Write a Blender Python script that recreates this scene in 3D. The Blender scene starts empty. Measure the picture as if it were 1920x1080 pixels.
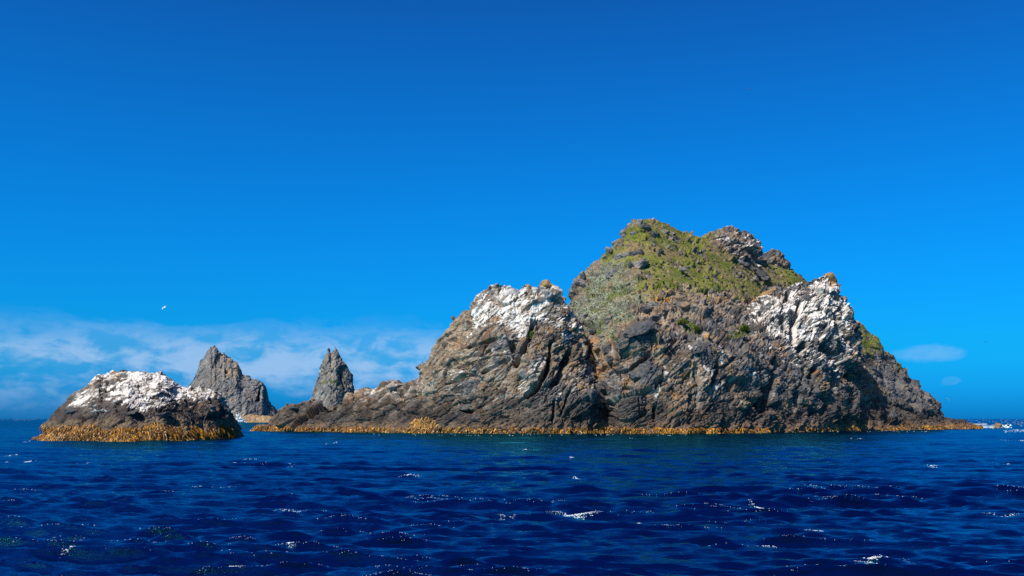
import bpy, bmesh, math, random
import numpy as np
from mathutils import Vector, noise as mnoise

random.seed(7)
rng = np.random.default_rng(11)
SC = bpy.context.scene
COL = SC.collection

# ------------------------------------------------------------------ camera, sky, sun, exposure
CAM_H = 4.0
F_PX = 1920 * 35.0 / 36.0          # focal length of a 35 mm lens on a 1920 px wide frame
HORIZON = 785.0
cd = bpy.data.cameras.new('camera')
cd.lens = 35.0
cd.sensor_width = 36.0
cd.shift_y = (HORIZON - 540.0) / 1920.0
cd.clip_start = 0.5
cd.clip_end = 60000.0
cam = bpy.data.objects.new('camera', cd)
cam.location = (0, 0, CAM_H)
cam.rotation_euler = (math.pi / 2, 0, 0)
COL.objects.link(cam)
SC.camera = cam

SUN_AZ = math.radians(224.0)        # clockwise from +Y: behind the camera, to the left
SUN_EL = math.radians(49.0)
to_sun = Vector((math.sin(SUN_AZ) * math.cos(SUN_EL), math.cos(SUN_AZ) * math.cos(SUN_EL), math.sin(SUN_EL)))
ld = bpy.data.lights.new('sun', 'SUN')
ld.energy = 5.0
ld.angle = math.radians(0.53)
ld.color = (1.0, 0.94, 0.85)
sun = bpy.data.objects.new('sun', ld)
sun.rotation_euler = to_sun.to_track_quat('Z', 'Y').to_euler()
sun.location = (0, 0, 200)
COL.objects.link(sun)

SC.view_settings.view_transform = 'Standard'
SC.view_settings.look = 'None'
SC.view_settings.exposure = 0.0
SC.view_settings.gamma = 1.0
SC.view_settings.use_curve_mapping = False
SC.cycles.max_bounces = 6
SC.cycles.diffuse_bounces = 3
SC.cycles.glossy_bounces = 3
SC.cycles.use_denoising = False
SC.cycles.sample_clamp_direct = 4.0
SC.cycles.sample_clamp_indirect = 3.0


class NT:
    """small helper for writing node trees"""
    def __init__(self, tree):
        self.t = tree
        tree.nodes.clear()

    def n(self, kind, **kw):
        nd = self.t.nodes.new(kind)
        for k, v in kw.items():
            setattr(nd, k, v)
        return nd

    def set(self, sock, v):
        if hasattr(v, 'is_output') or isinstance(v, bpy.types.NodeSocket):
            self.t.links.new(v, sock)
        else:
            sock.default_value = v

    def math(self, op, a, b=None, c=None, clamp=False):
        nd = self.n('ShaderNodeMath', operation=op, use_clamp=clamp)
        for i, v in enumerate((a, b, c)):
            if v is not None:
                self.set(nd.inputs[i], v)
        return nd.outputs[0]

    def noise(self, vec, scale, detail=4.0, rough=0.55, dist=0.0):
        nd = self.n('ShaderNodeTexNoise')
        if vec is not None:
            self.set(nd.inputs['Vector'], vec)
        nd.inputs['Scale'].default_value = scale
        nd.inputs['Detail'].default_value = detail
        nd.inputs['Roughness'].default_value = rough
        nd.inputs['Distortion'].default_value = dist
        return nd.outputs['Fac']

    def rng(self, v, a, b, c=0.0, d=1.0, smooth=True):
        nd = self.n('ShaderNodeMapRange')
        nd.interpolation_type = 'SMOOTHSTEP' if smooth else 'LINEAR'
        self.set(nd.inputs['Value'], v)
        for nm, x in (('From Min', a), ('From Max', b), ('To Min', c), ('To Max', d)):
            nd.inputs[nm].default_value = x
        return nd.outputs['Result']

    def mix(self, fac, a, b, blend='MIX'):
        nd = self.n('ShaderNodeMix', data_type='RGBA', blend_type=blend)
        nd.clamp_factor = True
        self.set(nd.inputs[0], fac)
        for sock, v in ((nd.inputs[6], a), (nd.inputs[7], b)):
            self.set(sock, v if not isinstance(v, tuple) else (v + (1,))[:4])
        return nd.outputs[2]

    def comb(self, x, y, z):
        nd = self.n('ShaderNodeCombineXYZ')
        for i, v in enumerate((x, y, z)):
            self.set(nd.inputs[i], v)
        return nd.outputs[0]


def build_world():
    w = bpy.data.worlds.new('World')
    SC.world = w
    w.use_nodes = True
    g = NT(w.node_tree)
    sky = g.n('ShaderNodeTexSky', sky_type='NISHITA', sun_disc=False)
    sky.sun_elevation = SUN_EL
    sky.sun_rotation = SUN_AZ
    # the deep polarised blue of the photograph: a colour filter, changed below overhead and near the sun
    tc = g.n('ShaderNodeTexCoord')
    sep = g.n('ShaderNodeSeparateXYZ')
    g.set(sep.inputs[0], tc.outputs['Generated'])
    X, Y, Z = sep.outputs
    az = g.math('ARCTAN2', X, Y)
    el = g.math('ARCSINE', Z)
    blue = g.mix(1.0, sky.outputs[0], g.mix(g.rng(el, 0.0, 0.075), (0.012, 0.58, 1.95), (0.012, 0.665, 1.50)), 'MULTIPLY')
    # deeper with height; red added to the unseen overhead sky to neutralise shadow fill
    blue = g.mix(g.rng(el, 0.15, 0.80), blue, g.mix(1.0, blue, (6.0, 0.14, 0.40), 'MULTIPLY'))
    # unseen sky near the sun left unfiltered, to warm the fill in shadows
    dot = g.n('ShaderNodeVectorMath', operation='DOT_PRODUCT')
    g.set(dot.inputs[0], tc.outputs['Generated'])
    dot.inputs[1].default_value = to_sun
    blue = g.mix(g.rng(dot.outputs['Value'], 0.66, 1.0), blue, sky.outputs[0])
    # low stratocumulus: streaky bands close to the horizon
    az_e = g.math('MULTIPLY', az, 1.0)
    v1 = g.comb(g.math('MULTIPLY', az_e, 11.0), g.math('MULTIPLY', el, 34.0), 3.0)
    v2 = g.comb(g.math('MULTIPLY', az_e, 30.0), g.math('MULTIPLY', el, 56.0), 9.0)
    n1 = g.noise(v1, 1.0, 5.0, 0.55, 0.3)
    n2 = g.noise(v2, 1.0, 6.0, 0.62, 0.5)
    nn = g.math('ADD', g.math('MULTIPLY', n1, 0.55), g.math('MULTIPLY', n2, 0.45))
    # the top of the bank is a ragged edge
    edge = g.math('ADD', el, g.math('ADD', g.math('MULTIPLY', g.math('SUBTRACT', n1, 0.5), 0.075), g.math('MULTIPLY', g.math('SUBTRACT', n2, 0.5), 0.03)))
    top = g.rng(edge, 0.068, 0.098, 1.0, 0.0)
    bot = g.rng(edge, 0.008, 0.058, 0.06, 1.0)
    side = g.math('ADD', g.math('MULTIPLY', g.rng(az, -0.055, 0.05, 1.0, 0.0), g.rng(az, -0.56, -0.40, 0.55, 1.0)), g.rng(az, -2.6, -2.2, -1.0, 0.0))
    bank = g.math('MULTIPLY', g.math('MULTIPLY', top, bot), side)
    dens = g.rng(nn, 0.41, 0.58, 0.16, 1.0)
    a1 = g.math('MULTIPLY', bank, dens)
    # a thin streak to the right of the island and scraps beyond
    de = g.math('DIVIDE', g.math('SUBTRACT', el, 0.061), 0.0065)
    da = g.math('DIVIDE', g.math('SUBTRACT', az, 0.396), 0.036)
    r2 = g.math('ADD', g.math('ADD', g.math('MULTIPLY', de, de), g.math('MULTIPLY', da, da)), g.math('MULTIPLY', g.math('SUBTRACT', nn, 0.5), 11.0))
    streak = g.math('MULTIPLY', g.rng(r2, 0.0, 1.5, 1.0, 0.0), g.rng(n2, 0.34, 0.6, 0.25, 0.9))
    de = g.math('DIVIDE', g.math('SUBTRACT', el, 0.0345), 0.0030)
    da = g.math('DIVIDE', g.math('SUBTRACT', az, 0.416), 0.0065)
    r3 = g.math('ADD', g.math('ADD', g.math('MULTIPLY', de, de), g.math('MULTIPLY', da, da)), g.math('MULTIPLY', g.math('SUBTRACT', n2, 0.5), 9.0))
    puff = g.math('MULTIPLY', g.rng(r3, 0.0, 1.4, 0.8, 0.0), g.rng(n2, 0.3, 0.6, 0.4, 1.0))
    alpha = g.math('MINIMUM', g.math('ADD', a1, g.math('ADD', g.math('MULTIPLY', streak, 0.40), g.math('MULTIPLY', puff, 0.28))), 1.0)
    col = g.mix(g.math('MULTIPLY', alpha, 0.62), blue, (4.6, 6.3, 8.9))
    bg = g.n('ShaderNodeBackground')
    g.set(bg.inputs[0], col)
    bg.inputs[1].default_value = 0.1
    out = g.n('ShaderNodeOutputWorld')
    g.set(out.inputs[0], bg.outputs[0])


build_world()

# ------------------------------------------------------------------ numeric noise
U32 = np.uint32


def hash3(ix, iy, iz, seed):
    with np.errstate(over='ignore'):
        h = (ix.astype(np.int64) & 0xffffffff).astype(U32) * U32(374761393)
        h ^= (iy.astype(np.int64) & 0xffffffff).astype(U32) * U32(668265263)
        h ^= (iz.astype(np.int64) & 0xffffffff).astype(U32) * U32(2246822519)
        h += U32((seed * 3266489917) & 0xffffffff)
        h ^= h >> U32(15)
        h *= U32(2246822519)
        h ^= h >> U32(13)
        h *= U32(3266489917)
        h ^= h >> U32(16)
    return h


def rehash(h, k):
    with np.errstate(over='ignore'):
        h = h + U32((k * 2654435769) & 0xffffffff)
        h ^= h >> U32(16)
        h *= U32(2246822519)
        h ^= h >> U32(13)
        h *= U32(3266489917)
        h ^= h >> U32(16)
    return (h >> U32(8)).astype(np.float32) * np.float32(1.0 / 16777216.0)


def vnoise(P, seed):
    b = np.floor(P)
    f = (P - b).astype(np.float32)
    f = f * f * f * (f * (f * 6 - 15) + 10)
    i = b.astype(np.int64)
    out = np.zeros(len(P), np.float32)
    for dx in (0, 1):
        wx = f[:, 0] if dx else 1 - f[:, 0]
        for dy in (0, 1):
            wy = f[:, 1] if dy else 1 - f[:, 1]
            for dz in (0, 1):
                wz = f[:, 2] if dz else 1 - f[:, 2]
                out += wx * wy * wz * rehash(hash3(i[:, 0] + dx, i[:, 1] + dy, i[:, 2] + dz, seed), 1)
    return out


def fbm(P, seed, octaves=4, gain=0.5):
    a, s, tot = 1.0, 0.0, 0.0
    out = np.zeros(len(P), np.float32)
    for o in range(octaves):
        out += a * vnoise(P * (2.03 ** o) + 17.3 * o, seed + o)
        tot += a
        a *= gain
    return out / tot


def facets(Q, seed, jit=0.85):
    """broken blocks: nearest cell, its own offset and tilt, and the distance to the joint"""
    base = np.floor(Q - 0.5)
    n = len(Q)
    F1 = np.full(n, 9.0, np.float32)
    F2 = np.full(n, 9.0, np.float32)
    H = np.zeros(n, U32)
    OFF = np.zeros((n, 3), np.float32)
    for dx in (0, 1):
        for dy in (0, 1):
            for dz in (0, 1):
                c = base + (dx, dy, dz)
                i = c.astype(np.int64)
                h = hash3(i[:, 0], i[:, 1], i[:, 2], seed)
                j = np.stack([rehash(h, 1), rehash(h, 2), rehash(h, 3)], 1)
                off = (Q - (c + 0.5 + (j - 0.5) * jit)).astype(np.float32)
                d = (off * off).sum(1)
                near = d < F1
                F2 = np.where(near, F1, np.minimum(F2, d))
                F1 = np.where(near, d, F1)
                H = np.where(near, h, H)
                OFF = np.where(near[:, None], off, OFF)
    tilt = np.stack([rehash(H, 4), rehash(H, 5), rehash(H, 6)], 1) - 0.5
    disp = (rehash(H, 7) - 0.5) + 1.5 * (OFF * tilt).sum(1)
    gap = np.sqrt(F2) - np.sqrt(F1)
    return disp, gap, rehash(H, 8)


def sstep(a, b, x):
    t = np.clip((x - a) / (b - a), 0, 1)
    return t * t * (3 - 2 * t)


def lerp(a, b, t):
    return a + (b - a) * t


def poly_mask(px, py, poly, soft):
    """soft inside mask of a polygon"""
    poly = np.asarray(poly, float)
    lo, hi = poly.min(0) - 2 * soft, poly.max(0) + 2 * soft
    out = np.zeros(len(px), np.float32)
    sel = np.where((px > lo[0]) & (px < hi[0]) & (py > lo[1]) & (py < hi[1]))[0]
    if len(sel) == 0:
        return out
    x, y = px[sel], py[sel]
    dmin = np.full(len(sel), 1e9)
    inside = np.zeros(len(sel), bool)
    m = len(poly)
    for k in range(m):
        ax, ay = poly[k]
        bx, by = poly[(k + 1) % m]
        ex, ey = bx - ax, by - ay
        t = np.clip(((x - ax) * ex + (y - ay) * ey) / (ex * ex + ey * ey + 1e-9), 0, 1)
        dmin = np.minimum(dmin, (x - ax - t * ex) ** 2 + (y - ay - t * ey) ** 2)
        cross = ((ay > y) != (by > y)) & (x < (bx - ax) * (y - ay) / (by - ay + 1e-12) + ax)
        inside ^= cross
    sd = np.where(inside, 1, -1) * np.sqrt(dmin)
    out[sel] = sstep(-soft, soft, sd)
    return out


def line_dist(px, py, line):
    d = np.full(len(px), 1e9)
    for (ax, ay), (bx, by) in zip(line[:-1], line[1:]):
        ex, ey = bx - ax, by - ay
        t = np.clip(((px - ax) * ex + (py - ay) * ey) / (ex * ex + ey * ey + 1e-9), 0, 1)
        d = np.minimum(d, np.hypot(px - ax - t * ex, py - ay - t * ey))
    return d


def at(px, py, d):
    """the world point seen at pixel (px, py) of the survey photograph at distance d"""
    return np.stack([(np.asarray(px) - 960.0) / F_PX * d, np.asarray(d) + 0 * np.asarray(px), CAM_H + (HORIZON - np.asarray(py)) / F_PX * d], -1)


def survey(P):
    return 960.0 + F_PX * P[:, 0] / P[:, 1], HORIZON - F_PX * (P[:, 2] - CAM_H) / P[:, 1]


# ------------------------------------------------------------------ objects
def mesh_from_arrays(name, V, quads=None, tris=None, color=None):
    me = bpy.data.meshes.new(name)
    me.vertices.add(len(V))
    me.vertices.foreach_set('co', np.ascontiguousarray(V, np.float32).ravel())
    loops, starts, pos = [], [], 0
    for fs, k in ((quads, 4), (tris, 3)):
        if fs is not None and len(fs):
            fs = np.asarray(fs, np.int32)
            loops.append(fs.ravel())
            starts.append(pos + np.arange(len(fs), dtype=np.int32) * k)
            pos += fs.size
    loops = np.concatenate(loops)
    starts = np.concatenate(starts)
    me.loops.add(len(loops))
    me.loops.foreach_set('vertex_index', loops)
    me.polygons.add(len(starts))
    me.polygons.foreach_set('loop_start', starts)
    me.update(calc_edges=True)
    if color is not None:
        at_ = me.attributes.new('col', 'FLOAT_COLOR', 'POINT')
        c4 = np.ones((len(V), 4), np.float32)
        c4[:, :3] = color
        at_.data.foreach_set('color', c4.ravel())
    return me


def link(name, me, material, parent=None, loc=None, smooth=False):
    o = bpy.data.objects.new(name, me)
    if material is not None and not len(me.materials):
        me.materials.append(material)
    COL.objects.link(o)
    if smooth:
        me.polygons.foreach_set('use_smooth', np.ones(len(me.polygons), bool))
    if parent is not None:
        o.parent = parent
    if loc is not None:
        o.location = loc
    return o


def tag(o, label=None, cat=None, group=None, kind=None):
    for k, v in (('label', label), ('category', cat), ('group', group), ('kind', kind)):
        if v:
            o[k] = v
    return o


def empty(name, loc):
    o = bpy.data.objects.new(name, None)
    o.empty_display_size = 2.0
    o.location = loc
    COL.objects.link(o)
    return o


# ------------------------------------------------------------------ materials
def new_mat(name):
    m = bpy.data.materials.new(name)
    m.use_nodes = True
    return m, NT(m.node_tree)


def finish(g, color, rough=0.85, spec=0.25, bump=None, bump_dist=0.1, bump_str=0.6, **extra):
    b = g.n('ShaderNodeBsdfPrincipled')
    g.set(b.inputs['Base Color'], color if not isinstance(color, tuple) else (color + (1,))[:4])
    g.set(b.inputs['Roughness'], rough)
    b.inputs['Specular IOR Level'].default_value = spec
    for k, v in extra.items():
        g.set(b.inputs[k], v)
    if bump is not None:
        bp = g.n('ShaderNodeBump')
        bp.inputs['Strength'].default_value = bump_str
        bp.inputs['Distance'].default_value = bump_dist
        g.set(bp.inputs['Height'], bump)
        g.set(b.inputs['Normal'], bp.outputs[0])
    out = g.n('ShaderNodeOutputMaterial')
    g.set(out.inputs[0], b.outputs[0])


def rock_material(name, k=1.0):
    """mineral colour comes with the surface; grain, veins and fine relief are added here"""
    m, g = new_mat(name)
    a = g.n('ShaderNodeAttribute', attribute_name='col')
    p = g.n('ShaderNodeNewGeometry').outputs['Position']
    n = g.noise(p, 1.6 * k, 6.0, 0.65)
    n2 = g.noise(p, 5.5 * k, 4.0, 0.6)
    c = g.mix(1.0, a.outputs['Color'], g.mix(g.rng(n, 0.3, 0.7), (0.62, 0.60, 0.60), (1.40, 1.36, 1.28)), 'MULTIPLY')
    finish(g, c, 0.88, 0.2, bump=g.math('ADD', n, g.math('MULTIPLY', n2, 0.4)), bump_dist=0.16 / k, bump_str=0.8)
    return m


ROCK = rock_material('rock')
FAR_ROCK = rock_material('far_rock', 0.3)


def attr_material(name, rough, spec, **extra):
    m, g = new_mat(name)
    a = g.n('ShaderNodeAttribute', attribute_name='col')
    p = g.n('ShaderNodeNewGeometry').outputs['Position']
    n = g.noise(p, 6.0, 3.0)
    c = g.mix(1.0, a.outputs['Color'], g.mix(n, (0.7, 0.7, 0.7), (1.3, 1.3, 1.3)), 'MULTIPLY')
    finish(g, c, rough, spec, **extra)
    return m


KELP = attr_material('wet_kelp', 0.40, 0.4)
LEAF = attr_material('leaf', 0.7, 0.2)


def stone_material(name, dark, light, stain, amount):
    m, g = new_mat(name)
    p = g.n('ShaderNodeNewGeometry').outputs['Position']
    n = g.noise(p, 0.9, 6.0, 0.65)
    n2 = g.noise(p, 0.45, 5.0, 0.6)
    n3 = g.noise(p, 4.0, 4.0, 0.6)
    c = g.mix(g.rng(n, 0.3, 0.7), dark, light)
    c = g.mix(g.math('MULTIPLY', g.rng(n2, 0.50, 0.60), amount), c, stain)
    finish(g, c, 0.9, 0.2, bump=g.math('ADD', n, g.math('MULTIPLY', n3, 0.4)), bump_dist=0.5, bump_str=1.0)
    return m


STONE = {
    'grey': stone_material('grey_stone', (0.11, 0.105, 0.105), (0.34, 0.315, 0.285), (0.28, 0.20, 0.12), 0.5),
    'dark': stone_material('dark_stone', (0.045, 0.045, 0.050), (0.15, 0.145, 0.145), (0.16, 0.12, 0.08), 0.5),
    'tan': stone_material('tan_stone', (0.15, 0.10, 0.06), (0.36, 0.26, 0.16), (0.45, 0.24, 0.06), 0.6),
    'white': stone_material('whitened_stone', (0.30, 0.28, 0.26), (0.72, 0.70, 0.66), (0.12, 0.11, 0.10), 0.8),
    'orange': stone_material('lichened_stone', (0.20, 0.13, 0.07), (0.40, 0.27, 0.14), (0.52, 0.26, 0.03), 0.9),
}
m_, g_ = new_mat('foam')
p_ = g_.n('ShaderNodeNewGeometry').outputs['Position']
finish(g_, g_.mix(g_.noise(p_, 9.0, 4.0), (0.62, 0.72, 0.76), (0.86, 0.88, 0.88)), 0.75, 0.3)
FOAM = m_


def plain(name, col, rough=0.6):
    m, g = new_mat(name)
    p = g.n('ShaderNodeNewGeometry').outputs['Position']
    v = np.asarray(col)
    finish(g, g.mix(g.noise(p, 14.0, 3.0), tuple(v * 0.8), tuple(v * 1.1)), rough, 0.3)
    return m


# ------------------------------------------------------------------ sea
WAVES = []
_r = np.random.default_rng(5)
for i in range(104):
    lam = 0.36 * (11.0 / 0.36) ** (i / 103.0)
    th = math.radians(-98) + _r.normal(0, 0.30)
    k = 2 * math.pi / lam
    steep = 0.046 * (1.9 if lam < 1.2 else 1.45 if lam < 2.0 else 0.65 if lam < 3.5 else 0.42)
    WAVES.append((k, math.cos(th), math.sin(th), steep * _r.uniform(0.5, 1.5) / k, _r.uniform(0, 6.283), lam))


def sea_surface(x, y, spacing=None, want_jac=False):
    dx = np.zeros_like(x)
    dy = np.zeros_like(x)
    dz = np.zeros_like(x)
    jac = np.zeros_like(x)
    grp = 0.5 + 1.0 * fbm(np.stack([x / 22.0, y / 16.0, 0 * x], 1), 77, 3).astype(np.float64)   # gusts: patches of higher chop
    for k, cx, cy, a, ph, lam in WAVES:
        w = 1.0 if spacing is None else np.clip(lam / (2.0 * spacing) - 0.8, 0, 1)
        t = k * (cx * x + cy * y) + ph
        s, c = np.sin(t), np.cos(t)
        aw = a * w * grp
        dz += aw * c
        dx -= 0.80 * aw * cx * s
        dy -= 0.80 * aw * cy * s
        jac += aw * k * c
    return (x + dx, y + dy, dz, jac) if want_jac else (x + dx, y + dy, dz)


def sea_material():
    m, g = new_mat('sea_water')
    p = g.n('ShaderNodeNewGeometry').outputs['Position']
    mp = g.n('ShaderNodeMapping')
    g.set(mp.inputs['Vector'], p)
    mp.inputs['Rotation'].default_value = (0, 0, math.radians(12))
    mp.inputs['Scale'].default_value = (0.28, 1.0, 1.0)
    n1 = g.noise(mp.outputs[0], 2.4, 5.0, 0.6, 0.4)
    n2 = g.noise(mp.outputs[0], 7.0, 4.0, 0.6, 0.3)
    h = g.math('ADD', n1, g.math('MULTIPLY', n2, 0.55))
    big = g.noise(p, 0.035, 3.0)
    c = g.mix(g.rng(big, 0.35, 0.65), (0.0004, 0.0022, 0.016), (0.0005, 0.0042, 0.027))
    n0 = g.noise(mp.outputs[0], 0.45, 4.0, 0.6, 0.3)
    far = g.n('ShaderNodeVectorMath', operation='LENGTH')
    g.set(far.inputs[0], p)
    h = g.math('ADD', h, g.math('MULTIPLY', g.math('MULTIPLY', n0, 9.0), g.rng(far.outputs['Value'], 80.0, 900.0)))
    bp = g.n('ShaderNodeBump')
    bp.inputs['Strength'].default_value = 1.0
    bp.inputs['Distance'].default_value = 0.060
    g.set(bp.inputs['Height'], h)
    fr = g.n('ShaderNodeFresnel')
    fr.inputs['IOR'].default_value = 1.33
    g.set(fr.inputs['Normal'], bp.outputs[0])
    df = g.n('ShaderNodeBsdfDiffuse')
    g.set(df.inputs['Color'], c)
    gl = g.n('ShaderNodeBsdfGlossy')
    gl.inputs['Color'].default_value = (0.06, 0.62, 0.82, 1)     # what a polarising filter leaves of the reflections
    gl.inputs['Roughness'].default_value = 0.07
    g.set(gl.inputs['Normal'], bp.outputs[0])
    g.set(df.inputs['Normal'], bp.outputs[0])
    mx = g.n('ShaderNodeMixShader')
    g.set(mx.inputs[0], g.math('MAXIMUM', g.math('MULTIPLY', g.math('SUBTRACT', fr.outputs[0], 0.026), 0.57), 0.0))
    g.set(mx.inputs[1], df.outputs[0])
    g.set(mx.inputs[2], gl.outputs[0])
    out = g.n('ShaderNodeOutputMaterial')
    g.set(out.inputs[0], mx.outputs[0])
    return m


def build_sea():
    r = [0.0, 2.0, 4.0, 6.5, 9.5, 12.5, 15.0, 17.0]
    x = 18.5
    while x < 430.0:
        r.append(x)
        x *= 1.0053
    while x < 2500.0:
        r.append(x)
        x *= 1.028
    while x < 45000.0:
        r.append(x)
        x *= 1.14
    r = np.array(r)
    th = np.concatenate([np.linspace(-math.pi, -0.56, 40, endpoint=False), np.linspace(-0.56, 0.56, 861), np.linspace(0.56, math.pi, 41)[1:]])
    R, T = np.meshgrid(r, th, indexing='ij')
    dr = np.gradient(r)
    SP = np.maximum(dr[:, None], R * np.gradient(th)[None, :])
    X, Y = (R * np.sin(T)).ravel(), (R * np.cos(T)).ravel()
    x, y, z, jac = sea_surface(X, Y, SP.ravel(), True)
    V = np.stack([x, y, z], 1)
    a, b = R.shape
    idx = np.arange(a * b).reshape(a, b)
    Q = np.stack([idx[:-1, :-1], idx[:-1, 1:], idx[1:, 1:], idx[1:, :-1]], -1).reshape(-1, 4)
    me = mesh_from_arrays('sea', V, Q[:, ::-1])
    o = link('sea', me, sea_material(), smooth=True)
    tag(o, 'dark blue choppy open sea with small wind waves', 'sea', None, 'structure')
    inview = (np.abs(T.ravel()) < 0.5) & (R.ravel() > 22) & (R.ravel() < 420)
    return X, Y, jac, inview


SEA_X, SEA_Y, SEA_J, SEA_IN = build_sea()


# ------------------------------------------------------------------ rock masses
class Mass:
    pass


def resample(pts, n):
    p = np.asarray(pts, float)
    s = np.concatenate([[0], np.cumsum(np.hypot(np.diff(p[:, 0]), np.diff(p[:, 1])))])
    u = np.linspace(0, s[-1], n)
    return np.stack([np.interp(u, s, p[:, k]) for k in range(p.shape[1])], 1)


def grid_normals(V):
    du = np.gradient(V, axis=1)
    dv = np.gradient(V, axis=0)
    n = np.cross(du, dv)
    n /= np.linalg.norm(n, axis=2, keepdims=True) + 1e-9
    return n


def loft(ridge, dist, base, prof, ncol, nrow, nback, back, base_z=-2.0):
    """a rock mass: a front face from the waterline to the skyline, then its back down to the water again.
    ridge: surveyed skyline; dist: (px, ridge distance); base: (px, front distance) from first to last column"""
    rp = resample(ridge, ncol)
    dist, base, prof = np.asarray(dist, float), np.asarray(base, float), np.asarray(prof, float)
    # monotone progress along the mass for the foot
    cm = np.maximum.accumulate(rp[:, 0])
    w = np.ones(31) / 31.0
    cm = np.convolve(np.pad(cm, 15, mode='edge'), w, 'valid')
    bpx = np.interp(cm, [cm[0], cm[-1]], [base[0, 0], base[-1, 0]])
    dr = np.interp(rp[:, 0], dist[:, 0], dist[:, 1])
    df = np.interp(bpx, base[:, 0], base[:, 1])
    R = at(rp[:, 0], rp[:, 1], dr)
    bz = np.full(ncol, base_z) if base.shape[1] == 2 else CAM_H + (HORIZON - np.interp(bpx, base[:, 0], base[:, 2])) / F_PX * df
    B = np.stack([(bpx - 960) / F_PX * df, df, bz], 1)
    v = np.linspace(0, 1, nrow)
    gy = np.interp(v, prof[:, 0], prof[:, 1])[:, None]
    gz = np.interp(v, prof[:, 0], prof[:, 2])[:, None]
    px = lerp(bpx[None, :], rp[None, :, 0], gz)          # foot column drifts to the skyline column as it climbs
    yy = lerp(df[None, :], dr[None, :], gy)
    zz = lerp(B[None, :, 2], R[None, :, 2], gz)
    front = np.stack([(px - 960) / F_PX * yy, yy, zz], 2)
    wv = np.linspace(0, 1, nback + 1)[1:, None]
    yb = dr[None, :] + back * (1 - (1 - wv) ** 1.5)
    zb = lerp(R[None, :, 2], B[None, :, 2], wv ** 1.4)
    xb = R[None, :, 0] + (np.mean(R[:, 0]) - R[None, :, 0]) * 0.15 * wv
    V = np.concatenate([front, np.stack([xb, yb, zb], 2)], 0)
    return V, nrow


def smooth_grid(V, it, rows):
    for _ in range(it):
        W = V.copy()
        W[1:-1] = 0.5 * V[1:-1] + 0.25 * (V[:-2] + V[2:])
        W[:, 1:-1] = 0.5 * W[:, 1:-1] + 0.25 * (W[:, :-2] + W[:, 2:])
        W[rows - 1] = V[rows - 1]
        V = W
    return V


def carve_depth(px, py, cuts):
    d = np.zeros(len(px), np.float32)
    for line, width, depth in cuts:
        q = line_dist(px, py, line)
        d = np.maximum(d, 1.35 * depth * (1 - sstep(width * 0.35, width, q)))
    return d


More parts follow.
